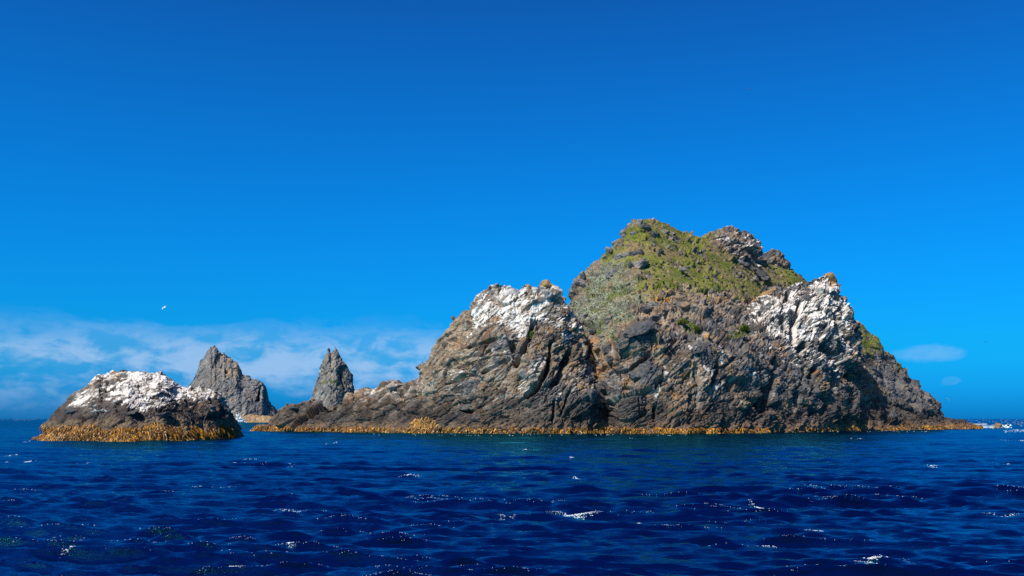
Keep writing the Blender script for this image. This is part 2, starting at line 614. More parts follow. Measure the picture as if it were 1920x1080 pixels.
def build_mass(name, V, nrow, dip, seed, amp, unit, cuts, paint, rough_mask=None, bumps=(), parent=None, origin=(0, 0, 0), material=None, fine=1.0, thin=1.0):
    """displace the lofted mass with beds, joints and broken blocks; paint its minerals; link it as one part"""
    a, b, _ = V.shape
    N = grid_normals(smooth_grid(V, 20, nrow)).reshape(-1, 3)
    P = V.reshape(-1, 3)
    if N[:, 1].reshape(a, b)[nrow // 2].mean() > 0:
        N = -N
    px, py = survey(P)
    # rock axes: e1 runs along the beds as seen, nb is across them
    cs, sn = math.cos(dip), math.sin(dip)
    e1, e2, nb = np.array([cs, 0.25, sn]), np.array([-0.2, 1, 0.1]), np.array([-sn, -0.25, cs])
    ctr = P.mean(0)
    warp = (np.stack([fbm(P / (12 * unit) + k * 31.7, seed + 40 + k, 2) for k in range(3)], 1) - 0.5) * 2.6 * unit
    Pw = P + warp
    C = np.stack([(Pw - ctr) @ e1, (Pw - ctr) @ e2, (Pw - ctr) @ nb], 1).astype(np.float32)
    rot = (fbm(P / (38 * unit), seed + 95, 2) - 0.5) * 0.35       # the beds roll a little from place to place
    C[:, 0], C[:, 2] = C[:, 0] * np.cos(rot) - C[:, 2] * np.sin(rot), C[:, 0] * np.sin(rot) + C[:, 2] * np.cos(rot)
    disp = np.zeros(len(P), np.float32)
    tint = np.zeros(len(P), np.float32)
    crack = np.ones(len(P), np.float32)
    m = np.ones(len(P), np.float32) if rough_mask is None else rough_mask(px, py, P)
    for size, h, anis, wt, gap_w, gap_d in ((15, 2.6, 1.2, .2, .0, 0), (6.5, 1.75, 1.6, .35, .03, .8), (2.8, 0.62, 2.2, .3, .05, .45), (1.2, 0.26, 2.2, .15, .08, .22), (0.55, .10 * fine, 1.8, 0, .0, 0)):
        Q = C / np.array([size * unit * 1.5, size * unit, size * unit / anis], np.float32)
        d, gap, r = facets(Q + seed * 3.1, seed + int(size * 10))
        disp += h * amp * unit * d * m
        if gap_d:
            g = 1 - sstep(0.0, gap_w * 2, gap)
            disp -= g * gap_d * amp * unit * m
            crack = np.minimum(crack, 1 - g)
        tint += wt * (r - 0.5) * 2
    # a steep joint set across the beds
    e3 = np.array([math.cos(dip + 1.25), 0.15, math.sin(dip + 1.25)])
    n3_ = np.array([-math.sin(dip + 1.25), 0.2, math.cos(dip + 1.25)])
    J = np.stack([Pw @ e3, Pw @ e2, Pw @ n3_], 1).astype(np.float32)
    for size, h, gap_w, gap_d in ((8.0, 0.95, .04, 0.8), (3.4, 0.42, .05, .4)):
        d, gap, r = facets(J / np.array([size * unit * 1.7, size * unit, size * unit / 1.4], np.float32), seed + 200 + int(size))
        g = 1 - sstep(0.0, gap_w * 2, gap)
        disp += (h * d - g * gap_d) * amp * unit * m * thin
        tint += 0.15 * (r - 0.5) * 2
    # bedding ledges
    t = C[:, 2] / (1.5 * unit) + 1.2 * fbm(C / (5 * unit), seed + 90, 3)
    lay = np.floor(t)
    hl = rehash(hash3(lay.astype(np.int64), np.zeros_like(lay, np.int64), np.floor(C[:, 0] / (14 * unit)).astype(np.int64), seed + 3), 2)
    fr = t - lay
    seam = (1 - sstep(0.0, 0.16, np.minimum(fr, 1 - fr))) * sstep(0.45, 0.58, fbm(C / np.array([4.0, 4.0, 1.5], np.float32) / unit, seed + 97, 3))
    disp -= seam * 0.42 * amp * unit * m
    disp += (hl - 0.5) * 0.5 * amp * unit * m * thin
    disp += (fbm(P / (1.1 * unit), seed + 70, 3) - 0.5) * 0.22 * unit * (0.4 + 0.6 * m)
    for (bx, by), rad, h in bumps:
        disp += h * np.exp(-((px - bx) ** 2 + (py - by) ** 2) / (rad * rad)).astype(np.float32)
    disp -= carve_depth(px + (fbm(P / (3 * unit), seed + 8, 3) - 0.5) * 9, py, cuts)
    P2 = P + N * disp[:, None]
    G = P2.reshape(a, b, 3)
    N2 = grid_normals(G).reshape(-1, 3)
    if N2[:, 1].reshape(a, b)[nrow // 2].mean() > 0:
        N2 = -N2
    col = paint(px, py, P2, N2, tint, C, seed, disp)
    idx = np.arange(a * b).reshape(a, b)
    Q = np.stack([idx[:-1, :-1], idx[:-1, 1:], idx[1:, 1:], idx[1:, :-1]], -1).reshape(-1, 4)
    me = mesh_from_arrays(name, P2 - np.asarray(origin), Q, color=col)
    o = link(name, me, material or ROCK, parent)
    M = Mass()
    M.P, M.N, M.rows, M.obj, M.shape = P2, N2, nrow, o, (a, b)
    M.px, M.py = survey(P2)
    return M


# mineral palette (linear albedo)
DARK = np.array([0.052, 0.049, 0.050])
BLUEGREY = np.array([0.115, 0.116, 0.122])
BROWN = np.array([0.135, 0.104, 0.079])
TAN = np.array([0.31, 0.232, 0.160])
RUST = np.array([0.34, 0.175, 0.060])
PALE = np.array([0.42, 0.385, 0.335])
BASAL = np.array([0.055, 0.044, 0.040])
WHITE = np.array([0.70, 0.675, 0.635])
ORANGE = np.array([0.52, 0.25, 0.03])
GRASS = np.array([0.125, 0.148, 0.024])
GRASS2 = np.array([0.190, 0.195, 0.040])
DRYGR = np.array([0.240, 0.175, 0.095])
SAGE = np.array([0.215, 0.240, 0.170])


def cmix(c, d, t):
    return c + (d - c) * np.clip(t, 0, 1)[:, None]


def rock_paint(px, py, P, N, tint, C, seed, unit=1.0, warm=0.5, grey=0.5, pale=0.35, zone=True):
    n1 = fbm(P / (11 * unit), seed + 1, 4)
    n2 = fbm(C / np.array([5.0, 4.0, 1.6]) / unit, seed + 2, 4)
    n3 = fbm(C / np.array([1.8, 1.4, 0.5]) / unit, seed + 3, 3)
    n4 = fbm(P / (4 * unit), seed + 5, 4)
    c = np.tile(BROWN, (len(P), 1))
    c = cmix(c, BLUEGREY, sstep(0.40, 0.60, n1 + 0.25 * (grey - 0.5) * 2 + 0.10 * tint))
    c = cmix(c, DARK, sstep(0.50, 0.66, n2 + 0.14 * tint))
    c = cmix(c, TAN, sstep(0.50, 0.70, n4 + 0.30 * (warm - 0.5) * 2 + 0.10 * tint) * 0.65)
    c = cmix(c, RUST, sstep(0.62, 0.74, fbm(P / (2.6 * unit), seed + 6, 3) + 0.08 * (warm - 0.5)) * 0.6)
    c = cmix(c, PALE, sstep(0.56, 0.74, n3 + 0.06 * tint) * pale)
    c = c * (1 + 0.30 * tint)[:, None]
    if zone:
        z = P[:, 2] / unit
        c = cmix(c, BASAL * (1 + 0.5 * tint)[:, None], (1 - sstep(4.0, 13.0, z + 9 * (n4 - 0.5))) * 0.80)
        c = cmix(c, np.array([0.22, 0.145, 0.095]), (1 - sstep(1.8, 3.6, z + 3 * (n2 - 0.5))) * 0.65)
    return np.clip(c * 0.88, 0.012, 0.9)


def guano(c, px, py, P, N, C, seed, mask, unit=1.0, bias=0.0, up=0.55):
    """droppings whiten ledges and run down between the beds"""
    ns = fbm(C / np.array([5.0, 2.2, 0.75]) / unit, seed + 21, 4)
    nv = fbm(P / np.array([1.0, 2.0, 5.0]) / unit, seed + 22, 3)
    nl = fbm(P / (7 * unit), seed + 23, 3)
    s = mask * 1.0 + 2.0 * (ns - 0.5) + 1.1 * (nv - 0.5) + 1.3 * (nl - 0.5) + up * (N[:, 2] - 0.45) + bias
    c = cmix(c, np.array([0.40, 0.375, 0.345]) * (0.7 + 0.6 * ns)[:, None], sstep(0.30, 0.75, s) * (mask > 0.01) * 0.75)
    g = sstep(0.62, 0.98, s) * (mask > 0.01)
    return cmix(c, WHITE * (0.60 + 0.74 * ns)[:, None], g)


def poly_zoom(pts, ox, oy, s):
    return [(ox + x / s, oy + y / s) for x, y in pts]


# ---- the big island --------------------------------------------------------------
ISLE_O = np.array([60.0, 300.0, 0.0])
isle = empty('rocky_island', ISLE_O)
tag(isle, 'large steep rocky island with a grassy summit and two whitened bluffs', 'island')

# headland: the low spit and the bluff whitened by birds
R1 = [(462, 812), (476, 803), (488, 798), (503, 787), (522, 773), (530, 763), (547, 759), (557, 762), (573, 757), (593, 761), (613, 759), (640, 744), (653, 742), (668, 747), (671, 737), (683, 732), (697, 733), (717, 723), (740, 718), (755, 721), (773, 713), (787, 703), (788, 686), (803, 673), (810, 650), (820, 632), (833, 617), (850, 597), (873, 585), (883, 582), (887, 567), (896, 557), (900, 549), (917, 543), (933, 540), (945, 541), (957, 537), (975, 536), (985, 531), (994, 533), (1005, 540), (1018, 538), (1038, 538), (1044, 545), (1053, 547), (1059, 557), (1066, 566), (1078, 590), (1090, 622), (1104, 665), (1124, 715), (1146, 770), (1160, 815)]
V1, rows1 = loft(R1, [(462, 326), (560, 318), (680, 305), (790, 294), (880, 287), (1000, 286), (1066, 288), (1160, 280)],
                 [(462, 322), (560, 306), (680, 288), (790, 274), (900, 262), (1020, 257), (1100, 260), (1160, 268)],
                 [(0, 0, 0), (.12, .06, .10), (.35, .25, .36), (.6, .47, .64), (.85, .78, .9), (1, 1, 1)], 900, 420, 60, 26)
CUT1 = [([(1000, 600), (997, 613), (991, 634), (979, 659), (966, 682)], 6, 4.0), ([(1037, 640), (1030, 683), (1021, 708), (1006, 726), (986, 742)], 6, 4.0),
        ([(1074, 655), (1055, 696), (1040, 716)], 9, 3.5), ([(958, 640), (962, 655)], 7, 2.2), ([(1038, 752), (1036, 790)], 3, 2.0), ([(1068, 735), (1052, 775)], 3, 1.8),
        ([(858, 764), (880, 770), (900, 758)], 5, 1.6), ([(835, 720), (860, 712), (885, 700)], 4, 1.4), ([(880, 655), (930, 635)], 4, 1.3), ([(860, 690), (918, 660)], 4, 1.3), ([(700, 770), (780, 742)], 3, 1.0), ([(905, 700), (955, 672)], 4, 1.2)]
G1 = [(884, 588), (886, 560), (900, 545), (985, 526), (1040, 532), (1066, 560), (1078, 590), (1074, 640), (1056, 640), (1034, 605), (1006, 598), (1000, 630), (975, 632), (944, 608), (925, 600), (905, 612), (880, 625)]


def paint1(px, py, P, N, tint, C, seed, disp):
    c = rock_paint(px, py, P, N, tint, C, seed, 1.0, 0.60, 0.38, 0.65)
    warm = poly_mask(px, py, [(800, 690), (830, 610), (880, 575), (905, 600), (890, 680), (840, 720)], 18)
    c = cmix(c, TAN * (1 + .3 * tint)[:, None], warm * sstep(0.42, 0.62, fbm(P / 2.2, seed + 31, 4)) * 0.8)
    boss = poly_mask(px, py, [(962, 712), (1000, 665), (1022, 672), (1020, 705), (985, 745)], 9)
    m = np.maximum.reduce([poly_mask(px, py, G1, 12), boss * 0.48, poly_mask(px, py, [(1036, 720), (1054, 705), (1050, 755), (1040, 755)], 5) * 0.6,
                           poly_mask(px, py, [(690, 750), (700, 730), (790, 705), (800, 720), (740, 745)], 6) * 0.28])
    m = np.maximum(m, 0.42 * poly_mask(px, py, [(800, 690), (905, 600), (960, 610), (985, 640), (930, 690), (850, 720)], 15) * (fbm(P / 5, seed + 35, 3) > 0.52))
    c = guano(c, px, py, P, N, C, seed, m, 1.0, -0.11)
    lich = sstep(0.60, 0.68, fbm(P / 1.6, seed + 33, 3)) * (m > 0.3) * 0.35
    return cmix(c, ORANGE * 0.8, lich * sstep(0.5, 0.65, fbm(P / 6, seed + 34, 2)))


M1 = build_mass('headland', V1, rows1, math.radians(30), 3, 0.72, 1.0, CUT1, paint1, thin=0.6, bumps=(((998, 700), 26, 2.2), ((1090, 745), 26, 2.0)), parent=isle, origin=ISLE_O)

# the central hill: cliff at the water, rubble, then grass up to the summit
R2 = [(1040, 815), (1044, 760), (1050, 640), (1058, 580), (1065, 559), (1069, 544), (1079, 523), (1089, 510), (1105, 499), (1123, 489), (1131, 479), (1147, 458), (1157, 447), (1170, 436), (1175, 428), (1186, 420), (1196, 413), (1207, 413), (1221, 410), (1233, 413), (1248, 418), (1267, 428), (1282, 435), (1300, 441), (1312, 444), (1326, 446), (1352, 452), (1390, 464), (1425, 487), (1450, 496), (1488, 508), (1511, 527), (1545, 560), (1590, 620), (1630, 690), (1660, 750), (1680, 815)]
V2, rows2 = loft(R2, [(1040, 312), (1066, 328), (1130, 340), (1221, 352), (1330, 362), (1430, 384), (1511, 396), (1600, 384), (1680, 360)],
                 [(1040, 282), (1110, 268), (1160, 262), (1250, 261), (1340, 264), (1420, 274), (1500, 290), (1600, 312), (1680, 325)],
                 [(0, 0, 0), (.18, .05, .15), (.40, .16, .36), (.52, .30, .46), (.75, .62, .72), (.92, .88, .93), (1, 1, 1)], 940, 520, 60, 60)
CUT2 = [([(1131, 735), (1126, 765), (1120, 806)], 9, 5.5), ([(1346, 684), (1339, 722)], 7, 3.8), ([(1441, 728), (1437, 764)], 13, 4.5), ([(1412, 748), (1430, 758)], 8, 3.5),
        ([(1152, 636), (1153, 670)], 6, 3.0), ([(1185, 690), (1217, 667)], 5, 2.2), ([(1228, 725), (1242, 712)], 5, 2.5), ([(1452, 675), (1449, 715)], 6, 3.5), ([(1225, 780), (1227, 760)], 4, 2.0),
        ([(1108, 607), (1122, 610)], 8, 3.0), ([(1084, 602), (1100, 606)], 5, 2.5), ([(1340, 568), (1350, 576)], 7, 2.6), ([(1380, 562), (1392, 572)], 6, 2.4), ([(1172, 728), (1186, 732)], 5, 2.2),
        ([(1268, 655), (1290, 680)], 4, 1.6), ([(1200, 600), (1225, 612)], 5, 2.0), ([(1350, 790), (1354, 810)], 4, 2.0), ([(1300, 700), (1316, 735)], 3, 1.5), ([(1252, 640), (1290, 628)], 3, 1.5)]
Z4 = lambda pts: poly_zoom(pts, 1040, 390, 3.84)
GRASS_POLY = Z4([(590, 60), (620, -100), (800, -100), (1045, 60), (1150, 150), (1140, 200), (1250, 310), (1400, 390), (1500, 470), (1540, 540), (1500, 600), (1440, 655), (1300, 640), (1180, 560), (1080, 600), (960, 560), (820, 590), (700, 645), (600, 660), (560, 600), (640, 480), (480, 380), (320, 400), (400, 270), (520, 140)])
GRASS_RIGHT = Z4([(1480, 400), (1600, 400), (1700, 430), (1830, 510), (1800, 580), (1720, 620), (1600, 540), (1530, 500)])
SAGE_POLY = Z4([(180, 470), (330, 400), (480, 380), (570, 470), (610, 560), (590, 650), (560, 730), (480, 840), (400, 940), (310, 1010), (320, 900), (130, 810), (85, 700), (190, 620)])
RUBBLE_POLY = Z4([(600, 640), (760, 560), (1000, 500), (1250, 560), (1400, 660), (1330, 740), (1100, 760), (900, 820), (800, 900), (700, 860), (620, 700)])


def veg_masks(px, py, P, seed):
    n = fbm(P / 6.0, seed + 50, 4)
    f = fbm(P / 1.7, seed + 51, 3)
    wx, wy = px + (n - .5) * 90, py + (f - .5) * 40
    gr = np.maximum(poly_mask(wx, wy, GRASS_POLY, 9), poly_mask(px + (f - .5) * 12, py + (f - .5) * 12, GRASS_RIGHT, 4))
    sg = poly_mask(wx, wy, SAGE_POLY, 9)
    rock = np.maximum(sstep(0.56, 0.64, f + 0.35 * (n - 0.5)) * 0.9, 0)
    ru = poly_mask(px, py, RUBBLE_POLY, 14)
    patch = np.zeros(len(px), np.float32)
    for cx, cy, rx, ry in ((1397, 619, 13, 8), (1280, 606, 16, 6), (1305, 618, 8, 5), (1083, 613, 9, 4), (1262, 593, 6, 4), (1100, 630, 14, 4), (1124, 621, 10, 4), (1326, 545, 6, 14)):
        patch = np.maximum(patch, 1 - sstep(0.6, 1.2, np.hypot((wx - cx) / rx, (wy - cy) / ry)))
    return np.clip(gr * (1 - rock), 0, 1), np.clip(sg * (1 - 0.8 * rock), 0, 1), ru, patch


def rough2(px, py, P):
    g, s, r, p = veg_masks(px, py, P, 5)
    return (1 - 0.93 * np.maximum(g, s) - 0.07 * r).astype(np.float32)


def veg_color(c, px, py, P, seed, g, s, ru, patch):
    n = fbm(P / 5.0, seed + 60, 4)
    n2 = fbm(P / 1.4, seed + 61, 3)
    gc = np.tile(GRASS, (len(P), 1))
    gc = cmix(gc, GRASS2, sstep(0.40, 0.62, n))
    gc = cmix(gc, DRYGR, sstep(0.50, 0.62, 0.5 * n2 + 0.5 * fbm(P / 8, seed + 62, 3)) * 0.85)
    gc = cmix(gc, np.array([0.05, 0.075, 0.012]), sstep(0.60, 0.72, fbm(P / 2.4, seed + 63, 3)) * 0.7)
    sc = np.tile(SAGE, (len(P), 1)) * (0.7 + 0.6 * n2)[:, None]
    sc = cmix(sc, DRYGR * 1.1, sstep(0.5, 0.66, fbm(P / 3.5, seed + 64, 3)) * 0.6)
    sc = cmix(sc, GRASS * 0.9, sstep(0.60, 0.68, fbm(P / 4.2, seed + 65, 3)) * 0.8)
    c = cmix(c, gc, g)
    c = cmix(c, sc, s)
    return cmix(c, np.array([0.085, 0.115, 0.014]) * (0.7 + 0.6 * n2)[:, None], patch)


def paint2(px, py, P, N, tint, C, seed, disp):
    c = rock_paint(px, py, P, N, tint, C, seed, 1.0, 0.53, 0.52, 0.62)
    g, s, ru, patch = veg_masks(px, py, P, 5)
    c = cmix(c, TAN * (1.0 + .35 * tint)[:, None], ru * sstep(0.36, 0.60, fbm(P / 2.0, seed + 31, 4)) * 0.85)
    gully = poly_mask(px, py, [(1080, 640), (1125, 625), (1135, 690), (1100, 720), (1075, 690)], 10)
    c = cmix(c, RUST * 1.1, gully * sstep(0.45, 0.6, fbm(P / 2.2, seed + 32, 3)) * 0.6)
    dk = np.maximum.reduce([poly_mask(px, py, [(1158, 665), (1170, 620), (1225, 595), (1240, 620), (1200, 655)], 6), poly_mask(px, py, [(1185, 700), (1215, 675), (1240, 690), (1225, 735), (1200, 720)], 7), poly_mask(px, py, [(1280, 655), (1325, 640), (1345, 670), (1320, 690)], 8)])
    c = cmix(c, np.array([0.075, 0.078, 0.088]) * (1 + .3 * tint)[:, None], dk * 0.85)
    streaks = np.zeros(len(px), np.float32)
    for line, wd in (([(1244, 692), (1250, 704), (1240, 722), (1232, 742)], 3.0), ([(1318, 690), (1332, 708)], 2.5), ([(1346, 720), (1352, 745)], 2.5), ([(1358, 640), (1356, 680)], 3.0), ([(1395, 697), (1412, 704)], 2.5), ([(1290, 650), (1300, 672)], 1.8)):
        streaks = np.maximum(streaks, 1 - sstep(wd * .4, wd * 1.6, line_dist(px + (fbm(P / 1.5, 9, 2) - .5) * 6, py, line)))
    c = cmix(c, WHITE * 0.85, streaks * sstep(0.36, 0.52, fbm(P / 0.9, seed + 36, 3)) * 0.9)
    m = poly_mask(px, py, [(1385, 600), (1400, 585), (1480, 640), (1500, 665), (1440, 650)], 8) * 0.5
    c = guano(c, px, py, P, N, C, seed, m, 1.0, 0.05)
    org = np.maximum.reduce([1 - sstep(2, 5, line_dist(px, py, l)) for l in ([(1222, 561), (1232, 560)], [(1242, 560), (1254, 562)], [(1324, 627), (1329, 634)], [(1340, 652), (1344, 658)], [(1437, 548), (1425, 560)])])
    c = cmix(c, ORANGE, org * 0.85 * sstep(.35, .5, fbm(P / 1.0, 4, 2)))
    return veg_color(c, px, py, P, seed, g, s, ru, patch)


M2 = build_mass('grassy_hill', V2, rows2, math.radians(24), 5, 0.80, 1.0, CUT2, paint2, rough_mask=rough2,
                bumps=(((1200, 635), 30, 3.0), ((1215, 705), 22, 1.8), ((1310, 665), 28, 2.2), ((1180, 770), 30, 1.5), ((1395, 690), 30, 1.6), ((1290, 770), 34, 1.5)), parent=isle, origin=ISLE_O)

# the whitened bluff on the right
R3 = [(1372, 640), (1380, 600), (1396, 580), (1420, 563), (1440, 549), (1460, 541), (1480, 537), (1500, 530), (1513, 527), (1522, 523), (1534, 520), (1549, 514), (1559, 510), (1563, 518), (1567, 536), (1573, 540), (1575, 551), (1586, 553), (1591, 563), (1588, 572), (1603, 583), (1606, 600), (1602, 640), (1612, 690), (1622, 740), (1640, 780), (1650, 815)]
V3, rows3 = loft(R3, [(1372, 320), (1440, 328), (1559, 338), (1606, 336), (1650, 334)],
                 [(1368, 284), (1420, 278), (1470, 284), (1550, 298), (1620, 312), (1660, 320)],
                 [(0, 0, 0), (.3, .16, .28), (.6, .44, .6), (.85, .78, .88), (1, 1, 1)], 560, 420, 40, 18)
CUT3 = [([(1500, 568), (1491, 600), (1490, 640)], 8, 3.6), ([(1543, 650), (1556, 662), (1569, 685)], 9, 3.2), ([(1606, 690), (1594, 706)], 12, 4.0), ([(1478, 545), (1474, 560)], 5, 2.0), ([(1491, 740), (1488, 758)], 10, 3.6), ([(1560, 575), (1568, 610)], 6, 2.5),
        ([(1510, 645), (1500, 655)], 9, 2.6), ([(1525, 690), (1520, 705)], 7, 2.4), ([(1468, 595), (1472, 608)], 8, 2.6), ([(1585, 760), (1592, 790)], 5, 2.4), ([(1540, 740), (1550, 760)], 5, 2.0), ([(1628, 755), (1630, 800)], 6, 2.5)]
G3 = poly_zoom([(80, 270), (150, 220), (260, 170), (400, 110), (520, 60), (660, 50), (760, 180), (810, 280), (790, 380), (720, 420), (640, 470), (560, 450), (450, 480), (340, 470), (200, 380), (100, 310)], 1360, 500, 3.273)


def paint3(px, py, P, N, tint, C, seed, disp):
    c = rock_paint(px, py, P, N, tint, C, seed, 1.0, 0.36, 0.72, 0.34)
    m = np.maximum(poly_mask(px, py, G3, 14), 0.45 * poly_mask(px, py, [(1400, 600), (1520, 640), (1600, 600), (1610, 660), (1560, 690), (1460, 670)], 12))
    c = guano(c, px, py, P, N, C, seed, m, 1.0, -0.12, 0.9)
    c = cmix(c, RUST, poly_mask(px, py, [(1552, 520), (1562, 512), (1569, 536), (1560, 536)], 4) * 0.7)
    org = 1 - sstep(3, 8, line_dist(px, py, [(1415, 567), (1432, 553), (1442, 546)]))
    return cmix(c, ORANGE, org * 0.8 * sstep(.4, .55, fbm(P / 1.2, 4, 2)))


M3 = build_mass('whitened_bluff', V3, rows3, math.radians(46), 8, 0.92, 1.0, CUT3, paint3, bumps=(((1540, 600), 30, 1.5),), parent=isle, origin=ISLE_O)

# the long slope running down to the right-hand point
R4 = [(1560, 575), (1590, 590), (1605, 600), (1612, 605), (1620, 610), (1629, 621), (1647, 634), (1656, 647), (1659, 657), (1679, 668), (1682, 677), (1700, 686), (1704, 696), (1711, 708), (1727, 711), (1730, 723), (1742, 735), (1751, 747), (1763, 766), (1771, 780), (1788, 783), (1809, 787), (1818, 793), (1836, 801), (1845, 808)]
V4, rows4 = loft(R4, [(1560, 388), (1659, 388), (1771, 384), (1845, 380)],
                 [(1560, 312), (1640, 326), (1720, 342), (1800, 362), (1845, 374)],
                 [(0, 0, 0), (.2, .16, .2), (.45, .42, .42), (.75, .72, .74), (1, 1, 1)], 520, 330, 40, 24)
CUT4 = [([(1640, 745), (1690, 765), (1720, 775)], 3, 1.4), ([(1655, 700), (1700, 720)], 2.5, 1.0), ([(1622, 760), (1629, 798)], 6, 2.5), ([(1700, 745), (1712, 765)], 3, 1.5), ([(1675, 776), (1690, 790)], 4, 1.6), ([(1690, 690), (1700, 712)], 2.5, 1.0)]
GR4 = [(1600, 590), (1614, 600), (1650, 632), (1662, 655), (1655, 662), (1640, 650), (1636, 668), (1622, 668), (1614, 650), (1600, 650)]


def paint4(px, py, P, N, tint, C, seed, disp):
    c = rock_paint(px, py, P, N, tint, C, seed, 1.0, 0.36, 0.66, 0.34)
    slab = poly_mask(px, py, [(1640, 690), (1690, 690), (1730, 730), (1755, 770), (1700, 765), (1650, 740)], 12)
    c = cmix(c, np.array([0.135, 0.133, 0.135]) * (1 + .3 * tint)[:, None], slab * 0.7)
    c = cmix(c, RUST * 0.8, poly_mask(px, py, [(1618, 710), (1650, 715), (1660, 745), (1625, 740)], 8) * 0.45)
    f = fbm(P / 2.2, seed + 51, 3)
    g = poly_mask(px + (f - .5) * 20, py + (f - .5) * 16, GR4, 6)
    pt = np.maximum(1 - sstep(0.6, 1.2, np.hypot((px - 1690) / 14, (py - 684) / 5)), 1 - sstep(.6, 1.2, np.hypot((px - 1668) / 10, (py - 665) / 4)))
    return veg_color(c, px, py, P, seed, g * (1 - sstep(.58, .64, f)), 0 * g, 0 * g, pt * sstep(.4, .5, f))


M4 = build_mass('shoulder', V4, rows4, math.radians(-20), 12, 0.62, 1.0, CUT4, paint4, rough_mask=lambda px, py, P: 1 - 0.7 * poly_mask(px, py, GR4, 8), parent=isle, origin=ISLE_O)

# two crags on the skyline
R5 = [(1302, 470), (1312, 444), (1326, 436), (1339, 433), (1352, 428), (1365, 426), (1381, 429), (1389, 437), (1405, 446), (1412, 454), (1424, 458), (1432, 464), (1433, 472), (1427, 490), (1424, 520)]
V5, rows5 = loft(R5, [(1302, 366), (1433, 384)], [(1306, 352, 478), (1350, 350, 490), (1424, 366, 512)], [(0, 0, 0), (.3, .1, .3), (.7, .45, .75), (1, 1, 1)], 240, 140, 24, 14)


def paint5(px, py, P, N, tint, C, seed, disp):
    c = rock_paint(px, py, P, N, tint, C, seed, 1.0, 0.45, 0.6, 0.5, zone=False)
    c = cmix(c, TAN, poly_mask(px, py, [(1355, 440), (1378, 428), (1392, 445), (1370, 455)], 6) * 0.7)
    m = poly_mask(px, py, [(1340, 425), (1440, 425), (1440, 500), (1370, 480)], 12) * 0.14
    c = guano(c, px, py, P, N, C, seed, m, 1.0, 0.0)
    f = fbm(P / 2.0, seed + 51, 3)
    g = np.maximum(poly_mask(px, py, [(1300, 470), (1310, 435), (1352, 424), (1350, 436), (1330, 452), (1345, 476), (1360, 495), (1300, 500)], 6), poly_mask(px, py, [(1344, 470), (1368, 472), (1365, 485), (1350, 490)], 6))
    return veg_color(c, px, py, P, seed, g * (1 - sstep(.54, .60, f)), 0 * g, 0 * g, 0 * g)


M5 = build_mass('skyline_crag', V5, rows5, math.radians(20), 15, 0.62, 0.9, [([(1414, 478), (1424, 492)], 8, 2.5), ([(1400, 468), (1410, 474)], 6, 2.0), ([(1372, 452), (1395, 460)], 4, 1.3)], paint5, parent=isle, origin=ISLE_O)
tag(M5.obj, 'grey overhanging crag on the skyline right of the summit')

R6 = [(1420, 520), (1424, 500), (1428, 484), (1436, 474), (1449, 468), (1459, 472), (1467, 484), (1476, 490), (1480, 500), (1488, 502), (1501, 514), (1512, 525), (1530, 545), (1540, 570)]
V6, rows6 = loft(R6, [(1420, 398), (1540, 404)], [(1410, 388, 540), (1470, 380, 570), (1536, 388, 590)], [(0, 0, 0), (.4, .3, .38), (.75, .62, .74), (1, 1, 1)], 220, 150, 24, 14)
GR6 = [(1420, 500), (1436, 503), (1450, 506), (1470, 508), (1490, 520), (1515, 530), (1540, 580), (1400, 580)]


def paint6(px, py, P, N, tint, C, seed, disp):
    c = rock_paint(px, py, P, N, tint, C, seed, 1.0, 0.55, 0.5, 0.5, zone=False)
    f = fbm(P / 2.0, seed + 51, 3)
    g = poly_mask(px + (f - .5) * 14, py + (f - .5) * 14, GR6, 5)
    return veg_color(c, px, py, P, seed, g * (1 - sstep(.60, .66, f)), 0 * g, 0 * g, 0 * g)


M6 = build_mass('skyline_crag', V6, rows6, math.radians(30), 18, 0.6, 0.9, [], paint6, rough_mask=lambda px, py, P: 1 - 0.85 * poly_mask(px, py, GR6, 6), parent=isle, origin=ISLE_O)
tag(M6.obj, 'small pointed crag with green turf below, farther right on the skyline')

# ---- the white-topped islet ------------------------------------------------------
R7 = [(48, 832), (56, 822), (72, 806), (88, 793), (100, 777), (123, 760), (133, 748), (147, 735), (163, 727), (173, 713), (185, 704), (192, 710), (203, 707), (217, 698), (240, 693), (267, 696), (297, 698), (310, 705), (320, 713), (330, 722), (353, 723), (377, 727), (400, 732), (408, 738), (414, 752), (417, 763), (421, 777), (423, 793), (424, 808), (427, 820), (429, 830)]
V7, rows7 = loft(R7, [(48, 190), (150, 200), (260, 204), (380, 204), (429, 204)], [(48, 182), (120, 174), (240, 172), (340, 180), (400, 192), (429, 201)],
                 [(0, 0, 0), (.25, .12, .26), (.5, .32, .52), (.8, .7, .82), (1, 1, 1)], 620, 330, 50, 22, -1.5)
ISLET_O = np.array([-70.0, 190.0, 0.0])
islet = empty('rock_islet', ISLET_O)
tag(islet, 'low dark rock islet with a white top and golden kelp skirt', 'islet')
G7 = [(140, 745), (160, 722), (185, 697), (240, 686), (300, 690), (335, 715), (400, 726), (425, 742), (440, 770), (425, 775), (400, 770), (385, 752), (330, 752), (300, 765), (265, 770), (258, 762), (225, 758), (190, 752), (150, 765), (130, 765)]


def paint7(px, py, P, N, tint, C, seed, disp):
    c = rock_paint(px, py, P, N, tint, C, seed, 0.62, 0.36, 0.45, 0.25)
    c = cmix(c, np.array([0.062, 0.050, 0.046]) * (1 + .5 * tint)[:, None], 0.7 * sstep(738, 765, py))
    c = cmix(c, np.array([0.22, 0.16, 0.10]), sstep(783, 792, py + 14 * (fbm(C / 1.5, 5, 3) - .5)) * 0.55)
    core = poly_mask(px, py, [(180, 735), (200, 712), (240, 692), (300, 698), (325, 720), (310, 735), (250, 738)], 10)
    return guano(c, px, py, P, N, C, seed, poly_mask(px, py, G7, 11), 0.7, -0.30 + 0.26 * core, 0.6)


